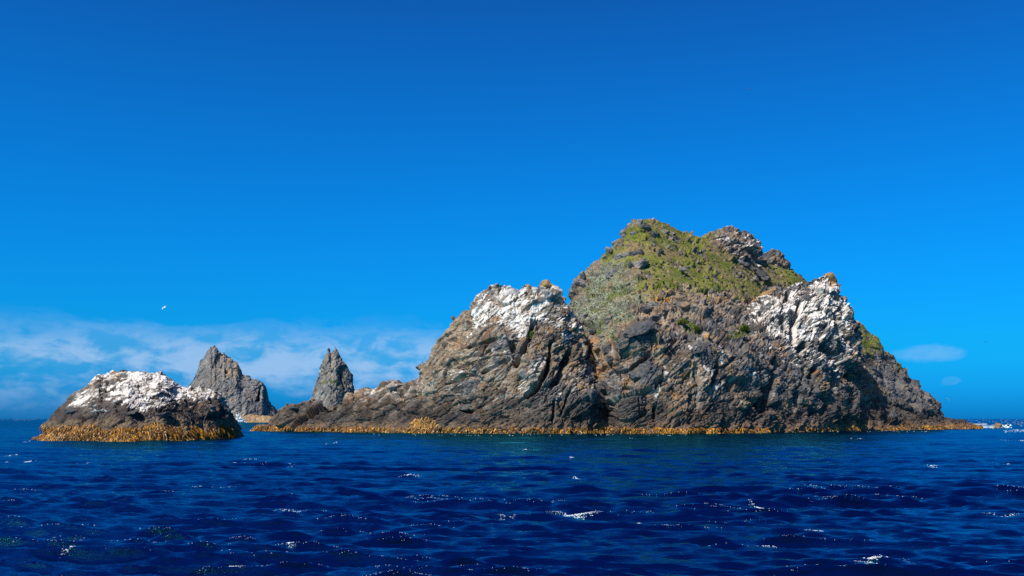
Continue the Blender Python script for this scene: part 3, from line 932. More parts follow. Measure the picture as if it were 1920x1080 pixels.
M7 = build_mass('boulder_dome', V7, rows7, math.radians(28), 21, 0.58, 0.6, [([(352, 748), (372, 760)], 7, 1.6), ([(395, 752), (405, 768)], 7, 1.6), ([(300, 775), (345, 765)], 3, .9), ([(220, 775), (260, 768)], 3, .8), ([(150, 785), (180, 780)], 3, .8), ([(425, 780), (430, 800)], 4, 1.0), ([(190, 745), (250, 742)], 2.5, .7)], paint7, thin=0.5, parent=islet, origin=ISLET_O, fine=1.2)
M7.obj.name = 'rock_body'

# ---- the two sea stacks behind ------------------------------------------------------
R8 = [(330, 795), (336, 770), (346, 740), (353, 722), (363, 707), (370, 692), (373, 677), (383, 668), (390, 657), (395, 650), (398, 656), (402, 649), (408, 656), (416, 661), (420, 658), (427, 666), (433, 668), (438, 676), (443, 677), (448, 687), (451, 702), (467, 708), (483, 712), (492, 715), (495, 723), (493, 740), (500, 747), (504, 753), (510, 758), (516, 768), (521, 778), (524, 796)]
V8, rows8 = loft(R8, [(330, 1110), (524, 1110)], [(330, 1085), (400, 1055), (460, 1055), (524, 1095)], [(0, 0, 0), (.3, .25, .3), (.6, .55, .6), (1, 1, 1)], 460, 300, 30, 60)
ST1_O = np.array([-300.0, 1090.0, 0.0])
stack1 = empty('sea_stack', ST1_O)
tag(stack1, 'stepped grey sea stack rising behind the white topped islet', 'sea stack', 'sea stacks behind the islands')


def paint8(px, py, P, N, tint, C, seed, disp):
    c = rock_paint(px, py, P, N, tint, C, seed, 3.2, 0.33, 0.85, 0.5, zone=False)
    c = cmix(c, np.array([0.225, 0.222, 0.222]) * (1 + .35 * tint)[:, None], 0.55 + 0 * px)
    c = cmix(c, TAN * 1.05, poly_mask(px, py, [(402, 650), (440, 668), (455, 705), (425, 705), (410, 680)], 8) * sstep(.38, .58, fbm(P / 8, 31, 3)) * 0.75)
    return cmix(c, np.array([0.30, 0.215, 0.135]), sstep(775, 780, py) * 0.75)


M8 = build_mass('rock_body', V8, rows8, math.radians(66), 24, 0.42, 1.7, [([(490, 725), (486, 748)], 5, 9.0), ([(425, 690), (423, 706)], 3, 5.0)], paint8, parent=stack1, origin=ST1_O, material=FAR_ROCK)
R8b = [(425, 796), (436, 783), (452, 779), (480, 778), (506, 779), (518, 784), (524, 796)]
V8b, rows8b = loft(R8b, [(425, 1060), (524, 1075)], [(425, 1045), (524, 1060)], [(0, 0, 0), (.4, .4, .5), (1, 1, 1)], 200, 40, 12, 10)
M8b = build_mass('rock_shelf', V8b, rows8b, 0.1, 25, 0.3, 2.0, [], lambda px, py, P, N, t, C, s, d: np.clip(np.array([0.34, 0.235, 0.14]) * (1 + .4 * t)[:, None], .02, .9), parent=stack1, origin=ST1_O, material=FAR_ROCK)

R9 = [(566, 800), (572, 775), (578, 753), (587, 733), (592, 720), (597, 707), (600, 687), (607, 672), (613, 657), (616, 651), (621, 661), (625, 655), (629, 649), (634, 658), (638, 668), (646, 680), (653, 692), (658, 700), (659, 717), (663, 733), (666, 745), (672, 770), (680, 800)]
V9, rows9 = loft(R9, [(566, 610), (680, 610)], [(562, 598), (620, 580), (684, 600)], [(0, 0, 0), (.3, .28, .3), (.6, .55, .6), (1, 1, 1)], 380, 320, 30, 30)
ST2_O = np.array([-110.0, 600.0, 0.0])
stack2 = empty('sea_stack', ST2_O)
tag(stack2, 'narrow pointed sea stack standing behind the low left spit', 'sea stack', 'sea stacks behind the islands')


def paint9(px, py, P, N, tint, C, seed, disp):
    c = rock_paint(px, py, P, N, tint, C, seed, 1.9, 0.42, 0.72, 0.65, zone=False)
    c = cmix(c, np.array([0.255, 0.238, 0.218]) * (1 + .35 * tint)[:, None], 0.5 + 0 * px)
    f = fbm(P / 5, 33, 3)
    g = np.maximum.reduce([1 - sstep(.6, 1.3, np.hypot((px - a) / 9, (py - b) / 4)) for a, b in ((611, 717), (622, 716), (636, 721), (606, 712))])
    return cmix(c, np.array([0.12, 0.14, 0.02]), g * sstep(.48, .58, f) * 0.7)


M9 = build_mass('rock_body', V9, rows9, math.radians(62), 27, 0.42, 1.15, [([(640, 700), (645, 730)], 3, 3.0), ([(605, 690), (612, 715)], 2.5, 2.5)], paint9, parent=stack2, origin=ST2_O, material=FAR_ROCK)


def surf(M, px, py):
    """the front surface point of a mass nearest to a surveyed pixel"""
    n = M.rows * M.shape[1]
    d = (M.px[:n] - px) ** 2 + (M.py[:n] - py) ** 2
    k = int(np.argmin(d))
    near = np.where(d < d[k] + 2.0)[0]
    k = near[np.argmin(M.P[near, 1])]
    return M.P[k], M.N[k]


# ------------------------------------------------------------------ crags, boulders
def stone_mesh(seed, sub=2, planes=10, flat=(1.0, 1.0, 1.0)):
    r = random.Random(seed)
    bm = bmesh.new()
    bmesh.ops.create_icosphere(bm, subdivisions=sub, radius=1.0)
    pl = []
    for _ in range(planes):
        n = Vector((r.gauss(0, 1), r.gauss(0, 1), r.gauss(0, 1))).normalized()
        pl.append((n, r.uniform(0.50, 0.90)))
    for v in bm.verts:
        d = v.co.normalized()
        k = 1.15
        for n, q in pl:
            c = d.dot(n)
            if c > 0.05:
                k = min(k, q / c)
        v.co = d * k * (1 + 0.16 * mnoise.noise(d * 2.2 + Vector((seed, 0, 0))) + 0.08 * mnoise.noise(d * 5.5 + Vector((0, seed, 0))))
    me = bpy.data.meshes.new('stone')
    bm.to_mesh(me)
    bm.free()
    return me


STONES = {k: [] for k in STONE}
for k in STONE:
    for i in range(7):
        me = stone_mesh(100 + i + 7 * len(k), 3)
        me.materials.append(STONE[k])
        STONES[k].append(me)


def put_stone(name, kind, p, size, parent=None, origin=None, tilt=0.0, pick=None, yaw=None):
    me = STONES[kind][random.randrange(7) if pick is None else pick]
    o = bpy.data.objects.new(name, me)
    o.scale = size
    o.rotation_euler = (random.uniform(-.3, .3), -tilt, random.uniform(-.4, .4) if yaw is None else yaw)
    o.location = Vector(p) - Vector(origin if origin is not None else (0, 0, 0))
    o.parent = parent
    COL.objects.link(o)
    return o


# outcrops on the grass and slabs on the cliffs, each where it stands: (px, py, width px, height px, tilt, kind)
OUT2 = [(1213, 427, 24, 20, .3, 'dark'), (1200, 420, 14, 14, .2, 'grey'), (1228, 441, 20, 24, .9, 'dark'), (1222, 450, 12, 14, .9, 'dark'), (1248, 436, 16, 10, -.2, 'grey'), (1262, 438, 12, 8, -.3, 'grey'),
        (1190, 437, 16, 10, .3, 'grey'), (1168, 440, 12, 16, .7, 'grey'), (1158, 456, 14, 18, .7, 'grey'), (1142, 470, 14, 16, .7, 'grey'), (1133, 482, 12, 10, .5, 'grey'), (1196, 473, 28, 14, .3, 'dark'), (1176, 478, 24, 14, .4, 'grey'),
        (1160, 482, 18, 14, .3, 'grey'), (1196, 496, 40, 18, .1, 'grey'), (1210, 490, 18, 14, .2, 'grey'), (1184, 498, 14, 16, .2, 'dark'), (1280, 503, 16, 8, 0, 'grey'), (1292, 501, 10, 6, 0, 'grey'), (1240, 468, 10, 8, .2, 'dark'), (1254, 463, 10, 6, 0, 'grey'),
        (1225, 460, 10, 6, 0, 'grey'), (1326, 520, 10, 7, 0, 'dark'), (1150, 512, 20, 16, .3, 'grey'), (1142, 518, 12, 12, .3, 'grey'), (1176, 532, 12, 10, .6, 'grey'), (1268, 453, 8, 6, 0, 'grey'), (1262, 446, 8, 5, 0, 'grey'),
        (1086, 530, 18, 22, .9, 'grey'), (1078, 548, 16, 22, 1.0, 'grey'), (1092, 516, 12, 12, .7, 'grey'), (1100, 535, 10, 10, .5, 'grey'),
        (1398, 497, 22, 12, -.5, 'dark'), (1412, 504, 22, 14, -.6, 'dark'), (1424, 514, 24, 14, -.6, 'dark'), (1434, 522, 18, 12, -.6, 'dark'), (1386, 490, 16, 8, -.4, 'grey'), (1418, 522, 14, 8, -.5, 'grey'),
        (1093, 594, 20, 15, .2, 'grey'), (1116, 596, 16, 11, .1, 'grey'), (1140, 600, 18, 14, .6, 'grey'), (1150, 592, 12, 9, .2, 'grey'), (1090, 616, 16, 9, .2, 'grey'), (1112, 622, 14, 10, .1, 'dark'), (1128, 630, 14, 8, .1, 'grey'),
        (1168, 640, 40, 14, .5, 'dark'), (1196, 620, 52, 20, .42, 'dark'), (1218, 604, 36, 16, .4, 'dark'), (1210, 580, 26, 14, .4, 'dark'), (1226, 570, 22, 12, .2, 'grey'), (1138, 652, 22, 22, .3, 'dark'), (1145, 672, 14, 16, .1, 'dark'), (1118, 655, 14, 12, .2, 'tan'), (1104, 672, 14, 12, .2, 'tan'),
        (1286, 576, 16, 12, 0, 'tan'), (1302, 580, 14, 14, .3, 'grey'), (1318, 566, 16, 10, .2, 'grey'), (1272, 562, 14, 10, -.3, 'tan'), (1344, 566, 18, 12, .6, 'tan'), (1360, 560, 14, 10, .2, 'tan'), (1384, 566, 14, 9, .1, 'grey'), (1256, 548, 12, 9, 0, 'tan'),
        (1236, 556, 12, 10, 0, 'orange'), (1438, 552, 36, 12, .55, 'orange'), (1455, 541, 30, 14, .2, 'grey'), (1308, 655, 26, 18, .5, 'dark'), (1326, 648, 20, 14, .5, 'dark'), (1200, 700, 36, 26, .5, 'dark')]
for px, py, w, h, t, kd in OUT2:
    p, n = surf(M2, px, py)
    s = p[1] / F_PX
    put_stone('outcrop', kd, p + np.array([0, 0.02 * w * s, 0.02 * h * s]), (0.60 * w * s, 0.42 * w * s, 0.62 * h * s), M2.obj, ISLE_O, t)
# loose rubble and tussock stones, small, on the grass and below it
n2 = M2.rows * M2.shape[1]
gm, sm_, rm, pm = veg_masks(M2.px[:n2], M2.py[:n2], M2.P[:n2], 5)
wgt = np.clip(0.35 * gm + 1.3 * rm + 0.18 * sm_, 0, None) * (M2.py[:n2] < 605) * (M2.py[:n2] > 446)
pick = rng.choice(n2, 215, replace=False, p=wgt / wgt.sum())
for k in pick:
    s = M2.P[k][1] / F_PX * random.choice((1.6, 2.0, 2.4, 3.2, 4.2))
    kd = random.choice(('grey', 'grey', 'tan', 'tan', 'tan', 'dark')) if rm[k] > 0.4 else random.choice(('grey', 'grey', 'tan', 'tan', 'dark'))
    put_stone('rock', kd, M2.P[k], (s * random.uniform(.8, 1.4), s, s * random.uniform(.6, 1.0)), M2.obj, ISLE_O, random.uniform(-.5, .7))
for px, py, w, h, t, kd in [(985, 700, 22, 22, .2, 'grey'), (1000, 678, 24, 18, .1, 'grey'), (872, 765, 26, 12, .25, 'dark'), (855, 771, 12, 9, .1, 'dark'), (893, 672, 30, 10, .5, 'grey'), (1052, 548, 12, 12, .1, 'white'), (1058, 559, 8, 8, 0, 'orange'), (1026, 550, 30, 18, .1, 'white'), (1003, 545, 18, 14, .1, 'white'), (960, 545, 30, 14, .2, 'white'), (930, 548, 24, 12, .2, 'white'), (904, 556, 16, 14, .3, 'white'), (986, 536, 18, 10, 0, 'tan'), (1108, 742, 30, 26, .3, 'dark'), (700, 740, 22, 9, .2, 'grey'), (740, 724, 34, 9, .25, 'grey'), (550, 764, 24, 8, .2, 'dark')]:
    p, n = surf(M1, px, py)
    s = p[1] / F_PX
    put_stone('outcrop', kd, p + np.array([0, 0.2 * w * s, -0.15 * h * s]), (0.55 * w * s, 0.45 * w * s, 0.58 * h * s), M1.obj, ISLE_O, t)
for px, py, w, h, t, kd in [(1560, 519, 16, 20, .9, 'orange'), (1582, 557, 18, 12, .2, 'grey'), (1594, 590, 24, 16, .5, 'dark'), (1480, 590, 26, 14, .9, 'dark'), (1508, 560, 24, 12, .7, 'dark'), (1540, 545, 26, 12, .2, 'white'), (1530, 640, 24, 14, .8, 'dark'), (1560, 640, 22, 14, .8, 'dark'), (1604, 655, 18, 14, .7, 'dark'), (1470, 700, 26, 16, .5, 'dark'), (1505, 715, 26, 18, .4, 'dark')]:
    p, n = surf(M3, px, py)
    s = p[1] / F_PX
    put_stone('outcrop', kd, p + np.array([0, 0.25 * w * s, -0.15 * h * s]), (0.55 * w * s, 0.45 * w * s, 0.58 * h * s), M3.obj, ISLE_O, t)
for px, py, w, h, t, kd in [(1718, 716, 22, 12, -.2, 'dark'), (1668, 772, 60, 14, -.2, 'dark'), (1700, 780, 40, 12, -.2, 'dark'), (1648, 760, 26, 18, .2, 'dark'), (1640, 715, 24, 10, -.3, 'dark'), (1738, 748, 24, 14, -.4, 'grey'), (1615, 608, 8, 7, 0, 'grey'), (1640, 632, 12, 7, -.5, 'grey')]:
    p, n = surf(M4, px, py)
    s = p[1] / F_PX
    put_stone('outcrop', kd, p + np.array([0, 0.25 * w * s, -0.15 * h * s]), (0.55 * w * s, 0.45 * w * s, 0.58 * h * s), M4.obj, ISLE_O, t)
for px, py, w, h, t, kd in [(360, 752, 30, 16, .2, 'dark'), (186, 706, 12, 10, .2, 'grey'), (410, 745, 22, 14, -.3, 'grey'), (425, 768, 18, 18, -.3, 'dark'), (395, 765, 20, 14, .2, 'dark'), (300, 780, 40, 12, .3, 'dark'), (240, 775, 34, 10, .3, 'dark'), (130, 770, 30, 14, .5, 'dark'), (435, 800, 18, 16, 0, 'dark')]:
    p, n = surf(M7, px, py)
    s = p[1] / F_PX
    put_stone('outcrop', kd, p + np.array([0, 0.25 * w * s, -0.15 * h * s]), (0.55 * w * s, 0.45 * w * s, 0.58 * h * s), M7.obj, ISLET_O, t)

# the balanced boulder on top of the bluff, and the low rock awash off the point
p, n = surf(M1, 1026, 540)
s = p[1] / F_PX
b = put_stone('boulder', 'orange', p + np.array([0, 0.6, 7.5 * s]), (12 * s, 9 * s, 8.5 * s), None, None, -.2, 1)
tag(b, 'tan boulder balanced on top of the white bluff', 'boulder')
p = at(1869, 801, 420.0)
rk = put_stone('low_rock', 'tan', (p[0], p[1], 0.3), (2.6, 1.8, 1.6), None, None, 0.1, 0, 0.2)
tag(rk, 'small low brown rock awash in foam off the right point', 'rock')

# ------------------------------------------------------------------ plants
def tuft_mesh(name, pts, normals, size, blades, cols, spread, parent=None, origin=(0, 0, 0)):
    n = len(pts)
    k = n * blades
    base = np.repeat(pts, blades, 0)
    sz = np.repeat(size, blades) * rng.uniform(0.6, 1.2, k)
    ang = rng.uniform(0, 6.283, k)
    lean = rng.uniform(0.15, 0.9, k) * spread
    d = np.stack([np.cos(ang) * lean, np.sin(ang) * lean, np.ones(k)], 1)
    d /= np.linalg.norm(d, axis=1, keepdims=True)
    side = np.stack([-np.sin(ang), np.cos(ang), 0 * ang], 1) * (sz * 0.22)[:, None]
    root = base + np.stack([np.cos(ang), np.sin(ang), 0 * ang], 1) * (sz * 0.25)[:, None] - np.array([0, 0, 0.08])
    V = np.stack([root - side, root + side, root + d * sz[:, None]], 1).reshape(-1, 3) - np.asarray(origin)
    T = np.arange(k * 3).reshape(-1, 3)
    c = np.repeat(cols, blades, 0) * rng.uniform(0.75, 1.3, (k, 1))
    me = mesh_from_arrays(name, V, None, T, np.repeat(c, 3, 0))
    return link(name, me, LEAF, parent)


def sample(M, w, n):
    k = M.rows * M.shape[1]
    w = w[:k] * (np.arange(k) // M.shape[1] > 2)
    i = rng.choice(k, n, replace=True, p=w / w.sum())
    return i, M.P[i], M.N[i]


i, P, N = sample(M2, np.clip(gm - 0.35, 0, 1), 6500)
nn = fbm(P / 5.0, 65, 4)
cg = cmix(np.tile(GRASS * 1.1, (len(P), 1)), GRASS2 * 1.05, sstep(.4, .6, nn))
cg = cmix(cg, DRYGR * 1.2, sstep(0.47, 0.6, fbm(P / 8, 67, 3)) * 0.9)
g6 = poly_mask(M6.px, M6.py, GR6, 4)
i6, P6, N6 = sample(M6, g6, 900)
g4 = poly_mask(M4.px, M4.py, GR4, 4)
i4, P4, N4 = sample(M4, g4, 900)
allP = np.concatenate([P, P6, P4])
cg = np.concatenate([cg, cmix(np.tile(GRASS, (1800, 1)), GRASS2, rng.random(1800))])
o = tuft_mesh('grass', allP, None, rng.uniform(0.10, 0.28, len(allP)), 6, cg, 1.7)
tag(o, 'yellow green tussock grass covering the upper slopes of the large island', 'grass', None, 'stuff')
i, P, N = sample(M2, np.clip(sm_ - 0.4, 0, 1), 3600)
cs = np.tile(SAGE * 1.1, (len(P), 1)) * rng.uniform(0.7, 1.25, (len(P), 1))
o = tuft_mesh('scrub', P, None, rng.uniform(0.2, 0.5, len(P)), 7, cs, 2.2)
tag(o, 'pale grey green scrub on the left flank of the large island', 'scrub', None, 'stuff')


def bush(px, py, rx, ry, M, label, dens=220):
    q, n = surf(M, px, py)
    s = q[1] / F_PX
    d = rng.normal(0, 1, (dens, 3))
    d /= np.linalg.norm(d, axis=1, keepdims=True)
    d[:, 2] = np.abs(d[:, 2])
    pts = d * np.array([rx * s, rx * s * 0.7, ry * s * 1.6]) * rng.uniform(0.55, 1.0, (dens, 1))
    e = empty('shrub', q)
    c = cmix(np.tile(np.array([0.11, 0.15, 0.018]), (dens, 1)), np.array([0.24, 0.26, 0.04]), rng.random(dens))
    tuft_mesh('foliage', pts, None, rng.uniform(.5, .9, dens), 5, c, 1.4, e)
    st = stone_mesh(3, 1)
    stem = link('stem', st, STONE['tan'], e, (0, 0, -0.2))
    stem.scale = (rx * s * 0.25, rx * s * 0.25, ry * s * 0.8)
    tag(e, label, 'shrub')


bush(1397, 620, 9, 6, M2, 'round bright green shrub on bare cliff below the right white bluff')
bush(1281, 606, 11, 3.5, M2, 'wide flat green shrub on bare brown rock of the central cliff', 160)
bush(1305, 619, 6, 4, M2, 'small olive shrub below the wide flat shrub on the central cliff', 110)
bush(996, 634, 3.2, 7, M1, 'narrow green plant in the dark cleft of the left bluff', 90)

# ------------------------------------------------------------------ bull kelp
BR = [((0.26, 0.125, 0.025), .36), ((0.13, 0.065, 0.02), .34), ((0.44, 0.20, 0.012), .3)]
MX = [((0.48, 0.205, 0.010), .32), ((0.28, 0.12, 0.015), .28), ((0.15, 0.07, 0.016), .24), ((0.06, 0.032, 0.012), .16)]


def kelp(name, M, zlo, zhi, n, width, length, label, x0=None, x1=None, dens=None, pal=None):
    k = M.rows * M.shape[1]
    P, px = M.P[:k], M.px[:k]
    edge = zhi * (0.62 + 0.75 * fbm(np.stack([P[:, 0] / 3.0, P[:, 1] / 3.0, 0 * px], 1), 53, 3))
    w = ((P[:, 2] > zlo) & (P[:, 2] < edge)).astype(float)
    if x0 is not None:
        w *= (px > x0) & (px < x1)
    if dens is not None:
        w *= dens(px, M.py[:k], P)
    i = rng.choice(k, n, replace=True, p=w / w.sum())
    A, N = P[i], M.N[i].copy()
    N[:, 2] *= 0.2
    N /= np.linalg.norm(N, axis=1, keepdims=True) + 1e-6
    seg = 5
    L = length * rng.uniform(0.5, 1.15, n)
    out = rng.uniform(0.12, 0.6, n)
    sx = rng.normal(0, 0.22, n)
    W = width * rng.uniform(0.5, 1.3, n)
    ang = rng.uniform(-1.1, 1.1, n)
    tdir = np.stack([np.cos(ang), np.sin(ang) * 0.8, 0 * ang], 1)
    ph = rng.uniform(0, 6.28, n)
    rows = []
    for s in range(seg + 1):
        t = s / seg
        c = A + N * (out * (1 - (1 - t) ** 2) * 1.4 + 0.05)[:, None]
        c = c + np.stack([sx * t * L + 0.12 * np.sin(ph + 4 * t), 0 * t * L, 0.12 * np.sin(math.pi * t) * L - L * t ** 1.15], 1)
        c[:, 2] = np.maximum(c[:, 2], -0.12 + 0.06 * np.sin(ph * 3))
        wd = W * (0.55 + 0.6 * math.sin(math.pi * min(1, t * 0.9 + .1))) * (1 if s < seg else 0.4)
        rows += [c - tdir * wd[:, None] / 2, c + tdir * wd[:, None] / 2]
    V = np.stack(rows, 1)
    m = 2 * (seg + 1)
    idx = np.arange(n)[:, None] * m
    Q = np.concatenate([np.concatenate([idx + 2 * s, idx + 2 * s + 1, idx + 2 * s + 3, idx + 2 * s + 2], 1) for s in range(seg)])
    pal = pal or [((0.50, 0.225, 0.010), .30), ((0.32, 0.125, 0.010), .26), ((0.15, 0.068, 0.012), .24), ((0.05, 0.028, 0.012), .20)]
    cc = np.array([q[0] for q in pal])[rng.choice(len(pal), n, p=np.array([q[1] for q in pal]) / sum(q[1] for q in pal))]
    clump = fbm(np.stack([A[:, 0] / 2.5, A[:, 1] / 2.5, 0 * A[:, 0]], 1), 51, 2)
    cc = 1.02 * cc * (0.25 + 1.4 * clump)[:, None] * rng.uniform(0.8, 1.2, (n, 1))
    me = mesh_from_arrays(name, V.reshape(-1, 3), Q, color=np.repeat(cc, m, 0))
    o = link(name, me, KELP)
    tag(o, label, 'kelp', None, 'stuff')
    return o


kelp('kelp', M7, 0.1, 2.75, 8000, 0.14, 1.4, 'thick golden brown kelp hanging around the foot of the white topped islet', dens=lambda px, py, P: np.where(px > 330, np.clip(1.25 - (px - 330) / 130 - P[:, 2] * .25, .35, 1), 1))
kelp('kelp', M1, 0.0, 1.7, 4800, 0.26, 1.0, 'golden kelp fringe along the waterline of the spit and left bluff', pal=MX)
kelp('kelp', M2, 0.0, 1.7, 3400, 0.26, 1.0, 'golden kelp fringe along the waterline of the central cliff', 1090, 1440, pal=MX, dens=lambda px, py, P: np.where((px > 1225) & (px < 1345), 1.6, 0.8))
kelp('kelp', M3, 0.0, 1.6, 2200, 0.26, 0.8, 'sparse brown kelp at the foot of the right white bluff', pal=BR)
kelp('kelp', M4, 0.0, 1.8, 2800, 0.3, 1.0, 'brown kelp band along the water below the right hand slope', pal=BR)
kelp('kelp', M1, 1.2, 4.8, 700, 0.26, 0.7, 'pale orange dried kelp heaped on the ledge of the spit', 768, 822, dens=lambda px, py, P: 1 - sstep(.6, 1.1, np.hypot((px - 795) / 26, (py - 795) / 15)), pal=[((0.50, 0.27, 0.07), .6), ((0.42, 0.2, 0.03), .4)])

# ------------------------------------------------------------------ foam
def flecks(points, sizes, lift=0.02, aspect=2.2):
    """small torn flakes of foam lying on the water, six-cornered and uneven"""
    n = len(points)
    k = 6
    a = np.arange(k) / k * 6.283 + rng.uniform(0, 6.28, (n, 1))
    r = sizes[:, None] * rng.uniform(0.4, 1.0, (n, k))
    V = np.zeros((n, k + 1, 3))
    V[:, 0] = points + np.array([0, 0, lift + 0.05]) * np.minimum(1, sizes / .1)[:, None]
    V[:, 1:, 0] = points[:, None, 0] + np.cos(a) * r * aspect
    V[:, 1:, 1] = points[:, None, 1] + np.sin(a) * r
    V[:, 1:, 2] = points[:, None, 2] + lift - 0.02
    idx = np.arange(n)[:, None] * (k + 1)
    T = np.concatenate([np.concatenate([idx, idx + 1 + j, idx + 1 + (j + 1) % k], 1) for j in range(k)])
    return V.reshape(-1, 3), T


def on_sea(x, y):
    sp = np.hypot(x, y) * 0.0055
    X, Y, Z = sea_surface(x, y, sp)
    return np.stack([X, Y, Z], 1)


def whitecap(cx, cy, w, h, n, size):
    """flake positions of one breaking crest: centre pixel, width and height in pixels"""
    d = CAM_H * F_PX / (cy - HORIZON)
    u = rng.uniform(-1, 1, n)
    x = (cx - 960) / F_PX * d + u * w * d / F_PX / 2
    dd = CAM_H * F_PX / (cy - HORIZON + (rng.normal(0, .22, n) + 0.5 * np.sin(u * 3 + cx)) * h / 2)
    P = on_sea(x, dd)
    return P, 0.72 * size * d / F_PX * rng.uniform(.4, 1.2, n) * (1.1 - np.abs(u))


caps_big = [(1082, 963, 125, 10, 420, 1.8), (950, 967, 36, 8, 110, 2.0), (30, 866, 26, 6, 80, 2.0), (28, 855, 12, 3, 20, 1.6), (1420, 946, 30, 7, 110, 1.9), (1650, 1051, 130, 16, 330, 2.4), (1880, 968, 70, 6, 90, 1.8), (146, 868, 24, 4, 40, 1.7),
            (450, 867, 14, 3, 16, 1.6), (520, 874, 90, 5, 60, 1.5), (540, 932, 18, 6, 40, 1.8), (540, 1032, 40, 8, 90, 2.0), (420, 1062, 90, 12, 150, 2.1), (540, 962, 80, 7, 80, 1.6), (122, 1039, 26, 6, 50, 1.8), (765, 893, 60, 5, 60, 1.5), (620, 832, 14, 4, 16, 1.5), (520, 831, 8, 3, 10, 1.5),
            (985, 844, 16, 4, 22, 1.6), (1072, 860, 14, 3, 14, 1.6), (1175, 821, 16, 3, 12, 1.4), (1608, 823, 12, 2, 10, 1.5), (1750, 875, 30, 4, 36, 1.6), (1515, 912, 40, 4, 40, 1.5), (1620, 914, 40, 4, 30, 1.5), (1190, 978, 60, 8, 60, 1.6), (1250, 986, 50, 6, 50, 1.6), (1540, 995, 90, 6, 70, 1.5), (1080, 900, 16, 5, 22, 1.5), (1880, 870, 20, 3, 18, 1.4), (945, 969, 60, 5, 40, 1.5),
            (1905, 826, 24, 3, 26, 1.5), (35, 829, 28, 3, 40, 1.5), (1440, 1022, 60, 6, 40, 1.5), (570, 1056, 30, 8, 40, 1.6), (760, 1012, 40, 5, 40, 1.5), (1885, 1064, 30, 8, 60, 2.0)]
P, S = zip(*[whitecap(*c) for c in caps_big])
P, S = list(P), list(S)
# foam flecks where the chop is steepest, also modelling sun glints on crests
dist = np.hypot(SEA_X, SEA_Y)
cand = np.where(SEA_IN & (SEA_J > 0.30))[0]
cx_, cy_, cj_ = SEA_X[cand], SEA_Y[cand], SEA_J[cand]
w = np.clip(cj_ - 0.40, 0, 1) ** 2 * np.clip(dist[cand], 0, 400)
for q in rng.choice(len(cand), 90, replace=False, p=w / w.sum()):
    dq = math.hypot(cx_[q], cy_[q])
    near = np.where(((cx_ - cx_[q]) / (0.022 * dq + .5)) ** 2 + ((cy_ - cy_[q]) / (0.5 + .004 * dq)) ** 2 < 1)[0]
    near = rng.choice(near, min(len(near), int(rng.integers(5, 26))), replace=False)
    P.append(on_sea(cx_[near], cy_[near]))
    S.append(dq / F_PX * rng.uniform(.2, .75, len(near)))
# surf on far reefs at the horizon, and round the right-hand point
for x0, x1, y0, y1, n, sz in ((10, 100, 786.2, 788.0, 40, 1.6), (0, 60, 787, 790, 18, 1.2), (1815, 1920, 786.5, 790, 60, 1.6), (1800, 1920, 791, 800, 90, 1.6), (1810, 1850, 795, 797, 90, 2.4), (1838, 1890, 799, 803, 160, 2.2), (1880, 1920, 806, 811, 40, 1.5), (455, 492, 789.5, 792, 40, 1.2), (1740, 1752, 800, 803, 50, 1.8), (1490, 1740, 806.5, 810.5, 90, 1.0), (700, 1300, 814, 818, 60, 0.9)):
    d = CAM_H * F_PX / (rng.uniform(y0, y1, n) - HORIZON)
    x = (rng.uniform(x0, x1, n) - 960) / F_PX * d
    P.append(np.stack([x, d, 0 * d + 0.15 * d / 400], 1))
    S.append(sz * d / F_PX * rng.uniform(.4, 1.1, n))
# a thin line of foam where the water meets the rock
P, S = np.concatenate(P), np.concatenate(S)
V, T = flecks(P, S)
o = link('sea_foam', mesh_from_arrays('sea_foam', V, None, T), FOAM)
tag(o, 'white flecks of foam and sun glint and small whitecaps on the choppy sea', 'foam', None, 'stuff')


def splash(px, py, dist, w, h, n, label):
    p = at(px, py, dist)
    s = dist / F_PX
    u = rng.normal(0, .33, n)
    hh = np.abs(rng.normal(0, .45, n)) * np.exp(-(u * 1.6) ** 2) * h * s
    pts = np.stack([p[0] + u * w * s, p[1] + rng.normal(0, .2, n) * w * s, hh + 0.1], 1)
    r = s * rng.uniform(.8, 2.0, n)
    ico = bmesh.new()
    bmesh.ops.create_icosphere(ico, subdivisions=1, radius=1)
    iv = np.array([v.co[:] for v in ico.verts])
    itx = np.array([[v.index for v in f.verts] for f in ico.faces])
    ico.free()
    V = pts[:, None] + iv[None] * r[:, None, None] * rng.uniform(.7, 1.3, (n, len(iv), 1))
    T = (itx[None] + (np.arange(n) * len(iv))[:, None, None]).reshape(-1, 3)
    o = link('breaking_wave', mesh_from_arrays('breaking_wave', V.reshape(-1, 3), None, T), FOAM, smooth=True)
    tag(o, label, 'wave', None, 'stuff')


splash(449, 790, 1035, 16, 15, 90, 'white wave breaking at the left foot of the stepped sea stack')
splash(1826, 801, 402, 26, 5, 70, 'white surf breaking round the right hand point of the island')
splash(1880, 802, 423, 22, 5, 60, 'white surf breaking beside the low brown rock')
splash(1746, 801, 368, 8, 6, 30, 'small white splash against kelp below the right hand slope')

# ------------------------------------------------------------------ birds
WHITE_F, GREY_F, BLACK_F, BILL = plain('white_feathers', (0.8, 0.8, 0.78)), plain('grey_feathers', (0.30, 0.32, 0.35)), plain('black_feathers', (0.02, 0.02, 0.024), .4), plain('yellow_bill', (0.5, 0.3, 0.03))


def lathe(rings, seg=10):
    """closed body along x: (x, z, half width, half height)"""
    bm = bmesh.new()
    loops = []
    for x, z, ry, rz in rings:
        loops.append([bm.verts.new((x, ry * math.cos(6.2832 * k / seg), z + rz * math.sin(6.2832 * k / seg))) for k in range(seg)])
    for a, b in zip(loops[:-1], loops[1:]):
        for k in range(seg):
            bm.faces.new((a[k], a[(k + 1) % seg], b[(k + 1) % seg], b[k]))
    bm.faces.new(loops[0][::-1])
    bm.faces.new(loops[-1])
    return bm


